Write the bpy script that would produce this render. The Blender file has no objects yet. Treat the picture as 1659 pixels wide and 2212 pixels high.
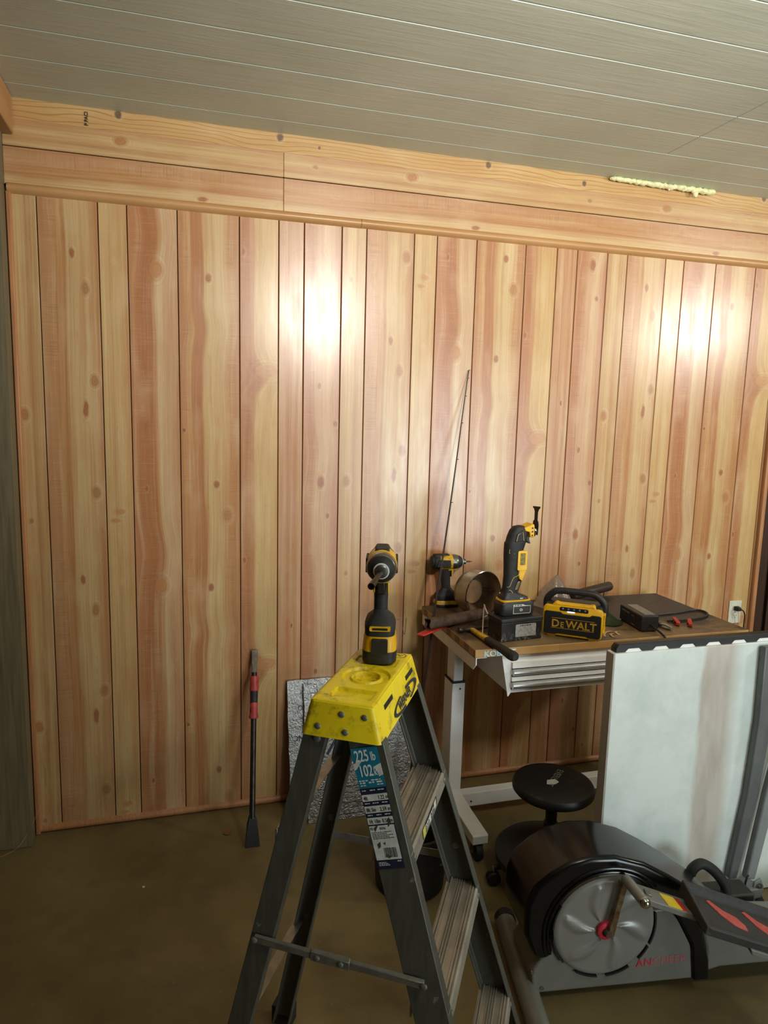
import bpy, bmesh, math, random
from mathutils import Matrix, Vector
SC = bpy.context.scene
COL = SC.collection
PI = math.pi

# ------------------------------------------------------------------ camera
cam = bpy.data.cameras.new('camera'); cam_o = bpy.data.objects.new('camera', cam); COL.objects.link(cam_o)
cam.sensor_fit = 'AUTO'; cam.sensor_width = 36.0; cam.lens = 1515.0 / 2212.0 * 36.0
cam.clip_start = 0.05; cam.clip_end = 60
def cam_rot(yaw, pitch, roll):
    cy, sy, cp, sp, cr, sr = math.cos(yaw), math.sin(yaw), math.cos(pitch), math.sin(pitch), math.cos(roll), math.sin(roll)
    fwd = Vector((-sy*cp, cy*cp, sp)); right = Vector((cy, sy, 0)); up = right.cross(fwd)
    r2 = right*cr + up*sr; u2 = -right*sr + up*cr
    return Matrix(((r2.x, u2.x, -fwd.x, 0), (r2.y, u2.y, -fwd.y, 0), (r2.z, u2.z, -fwd.z, 0), (0, 0, 0, 1)))
cam_o.matrix_world = Matrix.Translation((0.48288, -2.87539, 1.71014)) @ cam_rot(-0.28369, -0.14185, 0.0259)
SC.camera = cam_o

# ------------------------------------------------------------------ world, lamps, exposure
world = bpy.data.worlds.new('world'); SC.world = world; world.use_nodes = True
world.node_tree.nodes['Background'].inputs[0].default_value = (0.9, 0.95, 1.0, 1)
world.node_tree.nodes['Background'].inputs[1].default_value = 0.02
def lamp(name, loc, power, color, radius):
    l = bpy.data.lights.new(name, 'POINT'); l.energy = power; l.color = color; l.shadow_soft_size = radius
    o = bpy.data.objects.new(name, l); COL.objects.link(o); o.location = loc; return o
def panel_lamp(name, loc, target, power, color, sx, sy, spread):
    l = bpy.data.lights.new(name, 'AREA'); l.shape = 'RECTANGLE'; l.size = sx; l.size_y = sy; l.energy = power; l.color = color; l.spread = math.radians(spread)
    o = bpy.data.objects.new(name, l); COL.objects.link(o); o.location = loc
    o.rotation_euler = (Vector(target) - Vector(loc)).to_track_quat('-Z', 'Y').to_euler(); return o
def reflector_lamp(name, loc, target, power, color, radius, angle):
    l = bpy.data.lights.new(name, 'SPOT'); l.energy = power; l.color = color; l.shadow_soft_size = radius; l.spot_size = math.radians(angle); l.spot_blend = 1.0
    o = bpy.data.objects.new(name, l); COL.objects.link(o); o.location = loc
    o.rotation_euler = (Vector(target) - Vector(loc)).to_track_quat('-Z', 'Y').to_euler(); return o
lamp('shop_lamp', (1.50, -2.62, 2.42), 27, (1.0, 0.955, 0.885), 0.13)
reflector_lamp('shop_reflector', (1.50, -2.60, 2.42), (1.50, 0, 2.46), 185, (1.0, 0.955, 0.885), 0.13, 99)
lamp('shop_lamp', (4.50, -2.12, 2.43), 50, (1.0, 0.96, 0.89), 0.13)
reflector_lamp('shop_reflector', (4.50, -2.10, 2.43), (2.75, 0, 2.35), 105, (1.0, 0.96, 0.89), 0.13, 105)
panel_lamp('doorway_daylight', (3.7, -5.7, 1.05), (2.75, -.9, 2.2), 46, (0.84, 0.96, 1.0), 1.8, 1.9, 88)
SC.view_settings.view_transform = 'Standard'; SC.view_settings.look = 'None'
SC.view_settings.gamma = 1.0; SC.view_settings.use_curve_mapping = False
SC.view_settings.exposure = -0.16

# ------------------------------------------------------------------ helpers
def hexc(h, tint=(1, 1, 1)):
    h = h.lstrip('#'); v = [int(h[i:i+2], 16)/255*f for i, f in zip((0, 2, 4), tint)]
    return tuple(c/12.92 if c <= .04045 else ((c+.055)/1.055)**2.4 for c in v) + (1,)
class MB:
    def __init__(s): s.bm = bmesh.new()
    def add(s, vs, fs):
        b = [s.bm.verts.new(v) for v in vs]
        for f in fs:
            try: s.bm.faces.new([b[i] for i in f])
            except ValueError: pass
        return s
    def box(s, cx, cy, cz, sx, sy, sz, M=None):
        vs = [Vector((cx+a*sx/2, cy+b*sy/2, cz+c*sz/2)) for a in (-1, 1) for b in (-1, 1) for c in (-1, 1)]
        if M is not None: vs = [M @ v for v in vs]
        return s.add(vs, [(0,1,3,2),(4,6,7,5),(0,4,5,1),(2,3,7,6),(0,2,6,4),(1,5,7,3)])
    def span(s, x0, x1, y0, y1, z0, z1, M=None):
        return s.box((x0+x1)/2, (y0+y1)/2, (z0+z1)/2, x1-x0, y1-y0, z1-z0, M)
    def loft(s, rings, caps=(True, True), closed=False):
        n = len(rings[0]); vs = [v for r in rings for v in r]; fs = []
        m = len(rings)
        for i in range(m if closed else m-1):
            a, b = i*n, ((i+1) % m)*n
            for j in range(n): fs.append((a+j, a+(j+1) % n, b+(j+1) % n, b+j))
        if not closed:
            if caps[0]: fs.append(tuple(range(n))[::-1])
            if caps[1]: fs.append(tuple(range((m-1)*n, m*n)))
        return s.add(vs, fs)
    def prism(s, poly, a, b, axis='y', M=None):
        def P(p, t): return Vector((p[0], t, p[1]) if axis == 'y' else (p[0], p[1], t) if axis == 'z' else (t, p[0], p[1]))
        r = [[P(p, a) for p in poly], [P(p, b) for p in poly]]
        if M is not None: r = [[M @ v for v in q] for q in r]
        return s.loft(r)
    def tube(s, path, r, n=10, caps=(True, True)):
        path = [Vector(p) for p in path]; rings = []; up = None
        for i, p in enumerate(path):
            t = (path[min(i+1, len(path)-1)] - path[max(i-1, 0)]).normalized()
            if up is None:
                up = Vector((0, 0, 1)) if abs(t.z) < .9 else Vector((1, 0, 0))
            u = (up - t*up.dot(t)).normalized(); v = t.cross(u); up = u
            rr = r[i] if isinstance(r, (list, tuple)) else r
            rings.append([p + (u*math.cos(2*PI*k/n) + v*math.sin(2*PI*k/n))*rr for k in range(n)])
        return s.loft(rings, caps)
    def lathe(s, prof, o=(0, 0, 0), d=(0, 0, 1), n=24, caps=(True, True), sx=1, sy=1):
        d = Vector(d).normalized(); o = Vector(o)
        u = (Vector((0, 0, 1)) if abs(d.z) < .9 else Vector((1, 0, 0))); u = (u - d*u.dot(d)).normalized(); v = d.cross(u)
        return s.loft([[o + d*h + (u*math.cos(2*PI*k/n)*sx + v*math.sin(2*PI*k/n)*sy)*max(r, 1e-5) for k in range(n)] for r, h in prof], caps)
    def build(s, name, m, parent=None, bevel=0, seg=2, smooth=True, angle=40):
        bmesh.ops.recalc_face_normals(s.bm, faces=s.bm.faces[:])
        me = bpy.data.meshes.new(name); s.bm.to_mesh(me); s.bm.free(); me.materials.append(m)
        return link(name, me, parent, bevel, seg, smooth, angle)
def link(name, me, parent=None, bevel=0, seg=2, smooth=True, angle=40):
    if smooth:
        me.polygons.foreach_set('use_smooth', [True]*len(me.polygons)); me.set_sharp_from_angle(angle=math.radians(angle))
    o = bpy.data.objects.new(name, me); COL.objects.link(o)
    if parent is not None: o.parent = parent
    if bevel:
        b = o.modifiers.new('bevel', 'BEVEL'); b.width = bevel; b.segments = seg; b.limit_method = 'ANGLE'; b.angle_limit = math.radians(35); b.use_clamp_overlap = True
    return o
def tag(o, label=None, cat=None, group=None, kind=None):
    if label: o['label'] = label
    if cat: o['category'] = cat
    if group: o['group'] = group
    if kind: o['kind'] = kind
    return o
def thing(name, label, cat, loc=(0, 0, 0), rotz=0, group=None):
    o = bpy.data.objects.new(name, None); COL.objects.link(o); o.location = loc; o.rotation_euler = (0, 0, rotz); o.empty_display_size = .05
    return tag(o, label, cat, group)
def basis(o, x, y, z):
    return Matrix(((x[0], y[0], z[0], o[0]), (x[1], y[1], z[1], o[1]), (x[2], y[2], z[2], o[2]), (0, 0, 0, 1)))
def text_mesh(items, ext=.0004):
    """items: (string, x, y, size, x-scale); one mesh in the XY plane facing +Z"""
    bm = bmesh.new()
    for st, x, y, size, sx, *bold in items:
        cu = bpy.data.curves.new('t', 'FONT'); cu.body = st; cu.size = size; cu.extrude = ext; cu.offset = bold[0]*size if bold else 0; cu.align_x = 'LEFT'; cu.resolution_u = 3
        ob = bpy.data.objects.new('t', cu); COL.objects.link(ob)
        bpy.context.view_layer.update()
        me = bpy.data.meshes.new_from_object(ob.evaluated_get(bpy.context.evaluated_depsgraph_get()))
        me.transform(Matrix.Translation((x, y, 0)) @ Matrix.Diagonal((sx, 1, 1, 1)))
        bm.from_mesh(me); bpy.data.meshes.remove(me)
        bpy.data.objects.remove(ob); bpy.data.curves.remove(cu)
    return bm
def text(name, items, m, parent, M, ext=.0004):
    bm = text_mesh(items, ext); me = bpy.data.meshes.new(name); bm.to_mesh(me); bm.free(); me.transform(M); me.materials.append(m)
    return link(name, me, parent, smooth=False)
def rrect(x0, x1, y0, y1, r, n=4):
    pts = []
    for cx, cy, a in ((x1-r, y0+r, -PI/2), (x1-r, y1-r, 0), (x0+r, y1-r, PI/2), (x0+r, y0+r, PI)):
        for k in range(n+1): t = a + PI/2*k/n; pts.append((cx+r*math.cos(t), cy+r*math.sin(t)))
    return pts
def bez(a, b, c, n=12):
    a, b, c = Vector(a), Vector(b), Vector(c)
    return [a*(1-t)**2 + b*2*t*(1-t) + c*t*t for t in [i/n for i in range(n+1)]]
def spline(pts, n=6):
    pts = [Vector(p) for p in pts]; out = []
    for i in range(len(pts)-1):
        p0, p1, p2, p3 = pts[max(i-1, 0)], pts[i], pts[i+1], pts[min(i+2, len(pts)-1)]
        for k in range(n):
            t = k/n; out.append(.5*((2*p1) + (p2-p0)*t + (2*p0-5*p1+4*p2-p3)*t*t + (3*p1-p0-3*p2+p3)*t**3))
    return out + [pts[-1]]

# ------------------------------------------------------------------ materials
class NT:
    def __init__(s, name):
        s.m = bpy.data.materials.new(name); s.m.use_nodes = True; s.t = s.m.node_tree; s.n = s.t.nodes
        s.b = s.n['Principled BSDF']
    def new(s, typ, **kw):
        x = s.n.new(typ)
        for k, v in kw.items(): setattr(x, k, v)
        return x
    def put(s, sock, v):
        if isinstance(v, bpy.types.NodeSocket): s.t.links.new(v, sock)
        else: sock.default_value = v
    def math(s, op, a, b=0.0, c=None, clamp=False):
        x = s.new('ShaderNodeMath', operation=op, use_clamp=clamp); s.put(x.inputs[0], a); s.put(x.inputs[1], b)
        if c is not None: s.put(x.inputs[2], c)
        return x.outputs[0]
    def xyz(s, a, b, c):
        x = s.new('ShaderNodeCombineXYZ'); s.put(x.inputs[0], a); s.put(x.inputs[1], b); s.put(x.inputs[2], c); return x.outputs[0]
    def noise(s, vec, scale, detail=3, rough=.55, dist=0):
        x = s.new('ShaderNodeTexNoise'); s.put(x.inputs['Vector'], vec); x.inputs['Scale'].default_value = scale
        x.inputs['Detail'].default_value = detail; x.inputs['Roughness'].default_value = rough; x.inputs['Distortion'].default_value = dist
        return x.outputs[0]
    def step(s, v, a, b, lo=0.0, hi=1.0):
        x = s.new('ShaderNodeMapRange'); s.put(x.inputs[0], v)
        for i, q in enumerate((a, b, lo, hi)): x.inputs[1+i].default_value = q
        return x.outputs[0]
    def mix(s, f, a, b, typ='MIX'):
        x = s.new('ShaderNodeMix', data_type='RGBA', blend_type=typ); s.put(x.inputs[0], f); s.put(x.inputs[6], a); s.put(x.inputs[7], b); return x.outputs[2]
    def ramp(s, f, stops, tint=(1, 1, 1)):
        x = s.new('ShaderNodeValToRGB'); r = x.color_ramp
        while len(r.elements) < len(stops): r.elements.new(1)
        for e, (p, c) in zip(r.elements, stops): e.position = p; e.color = hexc(c, tint)
        s.put(x.inputs[0], f); return x.outputs[0]
    def obj(s, scale=(1, 1, 1)):
        c = s.new('ShaderNodeTexCoord').outputs['Object']
        if scale == (1, 1, 1): return c
        x = s.new('ShaderNodeVectorMath', operation='MULTIPLY'); s.put(x.inputs[0], c); x.inputs[1].default_value = scale; return x.outputs[0]
    def bump(s, h, strength=.2, dist=.002):
        x = s.new('ShaderNodeBump'); s.put(x.inputs['Height'], h); x.inputs['Strength'].default_value = strength; x.inputs['Distance'].default_value = dist
        s.t.links.new(x.outputs[0], s.b.inputs['Normal'])
    def fin(s, color, rough=.5, metal=0.0, spec=.5):
        s.put(s.b.inputs['Base Color'], color); s.put(s.b.inputs['Roughness'], rough); s.put(s.b.inputs['Metallic'], metal); s.b.inputs['Specular IOR Level'].default_value = spec
        return s.m
def pm(name, c1, c2=None, scale=12, rough=.5, metal=0.0, spec=.5, lo=.35, hi=.7, stretch=(1, 1, 1), bump=0, bscale=None, detail=4):
    t = NT(name); v = t.obj(stretch); f = t.noise(v, scale, detail)
    c = t.mix(t.step(f, lo, hi), hexc(c1), hexc(c2 or c1))
    if bump: t.bump(t.noise(v, bscale or scale*4, 2), bump)
    return t.fin(c, rough, metal, spec)
M_ = {}
def knot_group():
    g = bpy.data.node_groups.new('knot', 'ShaderNodeTree')
    for nm in ('X', 'Z', 'XK', 'ZK', 'RX', 'RZ', 'T'): g.interface.new_socket(nm, in_out='INPUT', socket_type='NodeSocketFloat')
    for nm in ('Push', 'Mask', 'Ring', 'Halo'): g.interface.new_socket(nm, in_out='OUTPUT', socket_type='NodeSocketFloat')
    i = g.nodes.new('NodeGroupInput'); o = g.nodes.new('NodeGroupOutput')
    def m(op, a, b=0.0, c=None):
        x = g.nodes.new('ShaderNodeMath'); x.operation = op
        for k, v in enumerate((a, b) if c is None else (a, b, c)):
            if isinstance(v, bpy.types.NodeSocket): g.links.new(v, x.inputs[k])
            else: x.inputs[k].default_value = v
        return x.outputs[0]
    I = i.outputs
    half = m('MULTIPLY', I['T'], .5)
    dz = m('SUBTRACT', m('WRAP', m('ADD', m('SUBTRACT', I['Z'], I['ZK']), half), I['T'], 0.0), half)
    dx = m('SUBTRACT', I['X'], I['XK'])
    nx = m('DIVIDE', dx, I['RX']); nz = m('DIVIDE', dz, I['RZ'])
    d2 = m('ADD', m('MULTIPLY', nx, nx), m('MULTIPLY', nz, nz)); d = m('SQRT', d2)
    wide = m('ADD', m('MULTIPLY', nx, nx), m('MULTIPLY', m('MULTIPLY', nz, nz), .25))
    g.links.new(m('DIVIDE', m('MULTIPLY', dx, -1.0), m('ADD', wide, .45)), o.inputs['Push'])
    x = g.nodes.new('ShaderNodeMapRange'); x.interpolation_type = 'SMOOTHSTEP'; g.links.new(d, x.inputs[0])
    for k, q in enumerate((.6, 1.2, 1.0, 0.0)): x.inputs[1+k].default_value = q
    g.links.new(x.outputs[0], o.inputs['Mask'])
    hx = g.nodes.new('ShaderNodeMapRange'); hx.interpolation_type = 'SMOOTHSTEP'; g.links.new(d, hx.inputs[0])
    for k, q in enumerate((1.0, 2.0, 1.0, 0.0)): hx.inputs[1+k].default_value = q
    g.links.new(m('MULTIPLY', hx.outputs[0], m('MINIMUM', m('MAXIMUM', m('ADD', nx, .6), 0.0), 1.0)), o.inputs['Halo'])
    r = m('MULTIPLY', m('SINE', m('MULTIPLY', d, 13.0)), m('MAXIMUM', m('SUBTRACT', 1.0, m('DIVIDE', d, 2.3)), 0.0))
    g.links.new(r, o.inputs['Ring'])
    return g
KNOT = knot_group()
TP = 1.2192
def plank_mat(name, w, stops, knots, saw=(), streak=.55, period=TP, warp=.085, rough=.285, grain=None, bulges=()):
    """printed or real board: x across (0..w), z along. knots: (u, z, rx, rz, colour)"""
    seed = float(sum(map(ord, name)) % 97)
    t = NT(name); sp = t.new('ShaderNodeSeparateXYZ'); t.put(sp.inputs[0], t.obj()); x, z = sp.outputs[0], sp.outputs[2]
    wob = t.noise(t.xyz(t.math('MULTIPLY', x, 4.0), seed, t.math('MULTIPLY', z, 1.5)), 1.0, 3, .5)
    xj = t.math('ADD', x, t.math('MULTIPLY', t.math('SUBTRACT', t.noise(t.xyz(x, seed+3.0, z), 40, 3), .5), .014))
    u = t.math('ADD', t.math('DIVIDE', x, w), t.math('MULTIPLY', t.math('SUBTRACT', wob, .5), warp*2))
    for zk, sz, am in bulges:   # colour bands swelling across the board
        dz = t.math('SUBTRACT', t.math('WRAP', t.math('ADD', z, period/2-zk), period, 0.0), period/2)
        e = t.math('MULTIPLY', t.math('DIVIDE', dz, sz), t.math('DIVIDE', dz, sz))
        u = t.math('SUBTRACT', u, t.math('MULTIPLY', t.math('EXPONENT', t.math('MULTIPLY', e, -1.0)), am))
    masks = []; ring = None
    for (uk, zk, rx, rz, kc) in knots:
        g = t.new('ShaderNodeGroup', node_tree=KNOT)
        t.put(g.inputs['X'], xj); t.put(g.inputs['Z'], z)
        for nm, v in zip(('XK', 'ZK', 'RX', 'RZ', 'T'), (uk*w, zk, rx, rz, period)): g.inputs[nm].default_value = v
        u = t.math('ADD', u, t.math('MULTIPLY', g.outputs['Push'], rx*.9/w))
        masks.append((g.outputs['Mask'], g.outputs['Halo'], kc))
        rr = g.outputs['Ring']; ring = rr if ring is None else t.math('ADD', ring, rr)
    fine = t.noise(t.xyz(t.math('MULTIPLY', u, w*70.0), seed, t.math('MULTIPLY', z, 1.2)), 1.0, 3, .6)
    c = t.ramp(t.math('ADD', u, t.math('MULTIPLY', t.math('SUBTRACT', fine, .5), .30)), stops, (.88, .855, .825))
    gu = t.math('MULTIPLY', u, w/.15)
    s0 = t.noise(t.xyz(t.math('MULTIPLY', gu, 5.0), seed+2.0, t.math('MULTIPLY', z, .9)), 1.0, 3, .55)
    c = t.mix(t.math('MULTIPLY', t.step(s0, .47, .72), streak*.9), c, hexc('#ab7346'))
    c = t.mix(t.math('MULTIPLY', t.step(s0, .46, .28), streak*.6), c, hexc('#dcc298'))
    s1 = t.noise(t.xyz(t.math('MULTIPLY', gu, 26.0), seed, t.math('MULTIPLY', z, 1.8)), 1.0, 4, .65)
    c = t.mix(t.math('MULTIPLY', t.step(s1, .50, .72), streak*.9), c, hexc('#a06a40'))
    c = t.mix(t.math('MULTIPLY', t.step(s1, .48, .30), streak*.4), c, hexc('#dcc59c'))
    s2 = t.noise(t.xyz(t.math('MULTIPLY', gu, 62.0), seed+7.0, t.math('MULTIPLY', z, 8.0)), 1.0, 3, .6)
    c = t.mix(t.math('MULTIPLY', t.step(s2, .61, .72), .5*streak/.55), c, hexc('#865029'))
    bl = t.noise(t.xyz(t.math('MULTIPLY', x, 9.0), seed+5.0, t.math('MULTIPLY', z, 3.5)), 1.0, 3, .5)
    c = t.mix(t.step(bl, .5, .75, 0, .45), c, hexc('#b07a4c'))
    c = t.mix(t.step(bl, .46, .28, 0, .35), c, hexc('#d2b48a'))
    for (a, b) in saw:
        um = t.math('MULTIPLY', t.step(u, a-.08, a+.06), t.step(u, b+.08, b-.06))
        sn = t.noise(t.xyz(t.math('MULTIPLY', x, 9.0), 0.0, t.math('MULTIPLY', z, 200.0)), 1.0, 2, .7)
        sm = t.noise(t.xyz(x, seed, z), 6.0, 2)
        c = t.mix(t.math('MULTIPLY', t.math('MULTIPLY', um, t.step(sn, .5, .68)), t.step(sm, .40, .62, 0, .55)), c, hexc('#925e3c'))
        c = t.mix(t.math('MULTIPLY', t.math('MULTIPLY', um, t.step(sn, .44, .3)), .14), c, hexc('#dcc298'))
    if grain:
        ww = t.math('ABSOLUTE', t.math('SINE', t.math('MULTIPLY', t.math('ADD', t.math('MULTIPLY', u, w), t.math('MULTIPLY', t.math('SUBTRACT', t.noise(t.xyz(x, 1.0, t.math('MULTIPLY', z, .35)), 5, 2), .5), .12)), grain)))
        c = t.mix(t.step(ww, .42, .0, 0, .9), c, hexc('#96682c'))
    if ring is not None:
        c = t.mix(t.step(ring, .1, .8, 0, .55), c, hexc('#8d5a38'))
        for mk, hl, kc in masks:
            c = t.mix(t.math('MULTIPLY', hl, .22), c, hexc('#dcc096'))
            kn = t.noise(t.xyz(t.math('MULTIPLY', x, 1.0), 5.0, z), 70, 3)
            c = t.mix(t.math('MULTIPLY', mk, .92), c, t.mix(kn, hexc(kc, (.92, .88, .86)), t.mix(.3, hexc(kc), c)))
    t.bump(t.math('ADD', t.noise(t.xyz(t.math('MULTIPLY', x, 60.0), 0.0, t.math('MULTIPLY', z, 4.0)), 1.0, 3), t.math('MULTIPLY', t.noise(t.xyz(x, 0.0, z), 14, 2), .8)), .10, .0012)
    rg = t.step(t.noise(t.xyz(t.math('MULTIPLY', x, 30.0), 2.0, t.math('MULTIPLY', z, 5.0)), 1.0, 3), .3, .7, rough-.03, rough+.06)
    return t.fin(c, rg, 0.0, .7)

KR, KD, KL = '#9c5a36', '#84492a', '#a8784a'
PLANKS = {  # width, ramp across, knots
 'A': (.2035, [(0,'#c8966c'),(.14,'#d0a276'),(.27,'#c8945f'),(.33,'#d6aa76'),(.40,'#bf8855'),(.48,'#dfc08c'),(.8,'#dcbb86'),(.93,'#cc9b6c'),(1,'#c28b60')],
       [(.55,1.035,.010,.020,KR),(.755,.912,.015,.028,KL),(.865,.578,.018,.026,KL),(.70,.473,.011,.034,KR),(.84,.155,.018,.026,KL)], [(0,.26)]),
 'B': (.1000, [(0,'#ddbb82'),(.5,'#dfbf88'),(.85,'#dcb77e'),(1,'#d3a572')],
       [(.45,1.019,.010,.012,'#d2a870'),(.5,.08,.020,.012,'#bd8852'),(.35,.045,.020,.009,'#bd8852')], []),
 'C': (.1784, [(0,'#c98f66'),(.14,'#c5885a'),(.3,'#b97a4e'),(.45,'#bb7d50'),(.54,'#cfa070'),(.6,'#dcbc92'),(.85,'#d8b189'),(1,'#c9966a')],
       [(.56,.999,.025,.038,'#b9824f'),(.28,.17,.006,.012,KR)], [(0,.5)], [(1.13,.11,.10)]),
 'D': (.2300, [(0,'#c28a5c'),(.10,'#cb9664'),(.17,'#d6ac76'),(.23,'#bf8250'),(.36,'#bc8052'),(.42,'#d3ae76'),(.48,'#dbbd86'),(.70,'#dfc18c'),(.78,'#d2a470'),(.88,'#c69260'),(1,'#c08a58')],
       [(.49,.982,.012,.018,KR),(.07,.40,.006,.008,KD),(.60,.185,.012,.017,KR),(.78,.06,.020,.028,'#b27c4a')], [(.78,1.0),(0,.15)], [(.79,.06,.05)]),
 'E': (.1518, [(0,'#c28860'),(.22,'#be8258'),(.33,'#cd9a68'),(.42,'#dfbf86'),(.9,'#ddbb7e'),(1,'#d8b376')],
       [(.72,.640,.050,.030,'#c18e5a'),(.11,1.09,.007,.013,KR)], [(0,.25)], [(.62,.060,.34),(.52,.12,.07)]),
 'F': (.1007, [(0,'#cb9a70'),(.28,'#d1a47a'),(.42,'#c28a5e'),(.58,'#d3a87c'),(.78,'#bd8256'),(.86,'#d9af82'),(1,'#c8966a')],
       [(.6,.8,.004,.012,KD)], []),
 'G': (.1525, [(0,'#c48c64'),(.24,'#c28660'),(.36,'#d2a67e'),(.55,'#deba92'),(.82,'#d6ad86'),(.93,'#c28a68'),(1,'#bd8262')],
       [(.44,.589,.008,.014,KR),(.90,.436,.010,.014,KR),(.52,.193,.016,.028,KR),(.72,.05,.008,.012,KR)], [(0,.3)], [(.30,.11,.10)]),
 'H': (.1021, [(0,'#cfa67e'),(.2,'#d0ac74'),(.33,'#debf8a'),(.55,'#d8b57e'),(.65,'#c69c6a'),(.8,'#d8b580'),(1,'#cda878')],
       [(.33,.448,.017,.026,'#ad7444'),(.4,.05,.008,.012,KL)], []),
}
for k, (w, st, kn, sw, *bg) in PLANKS.items():
    M_['plank'+k] = plank_mat('printed_cedar_'+k.lower(), w, st, kn, sw, bulges=bg[0] if bg else ())
M_['pine'] = plank_mat('pine_board', .075, [(0,'#d6ae6c'),(.3,'#dbb674'),(.6,'#d3aa64'),(1,'#d8b06c')],
    [(.25,.283,.014,.013,'#33241a'),(.3,.867,.016,.014,'#4a2c1e'),(.55,1.02,.007,.006,'#5a3420'),(.3,1.737,.014,.013,'#4a2a18'),(.62,2.193,.011,.011,'#3a2416'),(.1,3.157,.016,.014,'#4a2c20')],
    [], .35, 40.0, .05, .5, 190.0)
M_['trimwood'] = pm('stained_pine_trim', '#bf9260', '#b08250', 3, .34, stretch=(1, 1, 1), lo=.3, hi=.75)
M_['trimstrip'] = pm('reddish_trim', '#b98052', '#a06a40', 5, .45, stretch=(20, 20, 1))
M_['gap'] = pm('dark_groove', '#2a170b', '#1c0f07', 10, .8)
t = NT('painted_ceiling'); v = t.obj((1, 14, 1)); n1 = t.noise(v, 3.0, 5, .65, .6); n2 = t.noise(t.obj(), 2.2, 3)
c = t.mix(t.step(n2, .3, .7), hexc('#c6ccbc'), hexc('#b8bfae')); c = t.mix(t.step(n1, .62, .75, 0, .25), c, hexc('#74745f'))
t.bump(n1, .35, .004); M_['ceiling'] = t.fin(c, .42)
t = NT('worn_concrete'); v = t.obj(); n1 = t.noise(v, 1.6, 4, .6); n2 = t.noise(v, 7, 5, .6); n3 = t.noise(v, 90, 3)
c = t.mix(t.step(n1, .35, .68), hexc('#685832'), hexc('#83724a')); c = t.mix(t.step(n2, .5, .75, 0, .5), c, hexc('#54463a')); c = t.mix(t.step(n3, .66, .72, 0, .35), c, hexc('#a08c68'))
t.bump(n2, .1, .004); M_['floor'] = t.fin(c, t.step(n1, .3, .7, .62, .42))
M_['greyboard'] = pm('grey_weathered_board', '#776a4c', '#60543c', 6, .6, stretch=(14, 14, .8), bump=.1)
M_['beam'] = pm('tan_beam', '#b98a58', '#a87848', 4, .55, stretch=(1, 1, 6))
M_['plaster'] = pm('beige_plaster', '#b0a690', '#a69c86', 3, .8)
M_['darkdoor'] = pm('dark_brown_door', '#3d2412', '#2d1a0c', 5, .45, stretch=(12, 12, .8))

# ------------------------------------------------------------------ room shell
def struct(o): o['kind'] = 'structure'; return o
struct(MB().span(-2.6, 6.6, -6.6, .55, -.06, 0).build('floor', M_['floor'], smooth=False))
wb = struct(MB().span(-2.6, 3.335, .012, .10, 0, 2.78).build('wall_back', M_['gap'], smooth=False))
G8 = {'H': (-.1021, .0), 'A': (0, .2035), 'B': (.2035, .3036), 'C': (.3036, .4820), 'D': (.4820, .7120), 'E': (.7120, .8638), 'F': (.8638, .9645), 'G': (.9645, 1.1170)}
def plank(kind, x0, x1, z0, z1, off):
    mb = MB(); g = .0016
    o = mb.box((x1-x0)/2, .006, (z0+z1)/2-off, x1-x0-2*g, .012, z1-z0).build('plank', M_['plank'+kind], wb, bevel=.0018, seg=1, smooth=False)
    o.location = (x0, 0, off); return o
for p, off in ((0, 0.0), (1, -.250), (2, .050)):
    for kd in 'HABCDEFG':
        a, b = G8[kd]; a += p*TP; b += p*TP
        if p == 0 and kd == 'H': a0 = -.1021
        if a > 3.32: continue
        b2 = min(b, 3.32)
        plank(kd, a, b2, .02, 2.462, off)
def header(kind, xa, xb, zt, zb, off):
    w = zt-zb
    o = MB().box(w/2, .004, (xa+xb)/2-off, w-.003, .008, xb-xa-.0012).build('header_plank', M_['plank'+kind], wb, bevel=.0014, seg=1, smooth=False)
    o.matrix_world = basis((off, -.004, zt), (0, 0, -1), (0, 1, 0), (1, 0, 0)); return o
for xa, xb, offH in ((-.10, .881, .289-.448), (.881, 3.335, 1.403-.448)):
    header('H', xa, xb, 2.690, 2.597, offH); header('A', xa, xb, 2.597, 2.468, offH-.3)
o = MB().box(.0375, .008, 1.62, .078, .016, 3.44).build('header_board', M_['pine'], wb, bevel=.001, seg=1, smooth=False)
o.matrix_world = basis((0, -.001, 2.765), (0, 0, -1), (0, 1, 0), (1, 0, 0))
text('grade_stamp', [('P PACI', 0, 0, .017, .95, .02)], M_['gap'], wb, basis((.182, -.0045, 2.694), (0, 0, 1), (-1, 0, 0), (0, -1, 0)), .0003)
# trim mouldings: half-round cap rail in two lengths, side strips, base strip
def cove(x0, x1, zb, zt, d):
    n = 8; return [[Vector((x, 0.001 - d*math.sin(PI*k/n)**.7, zb + (zt-zb)*(k/n))) for k in range(n+1)] for x in (x0, x1)]
tr = struct(MB().loft(cove(-.09, 1.1915, 2.438, 2.477, .021)).build('trim_1', M_['trimwood']))
MB().loft(cove(1.193, 3.335, 2.4385, 2.4775, .021)).build('moulding', M_['trimwood'], tr)
struct(MB().span(-.096, -.079, -.014, .012, 0, 2.445).build('trim_2', M_['trimstrip'], bevel=.004))
struct(MB().span(3.312, 3.338, -.022, .012, 0, 2.445).build('trim_3', M_['trimstrip'], bevel=.008, seg=3))
struct(MB().loft(cove(-.079, 3.312, .002, .034, .012)).build('baseboard_back', M_['trimstrip']))
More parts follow.
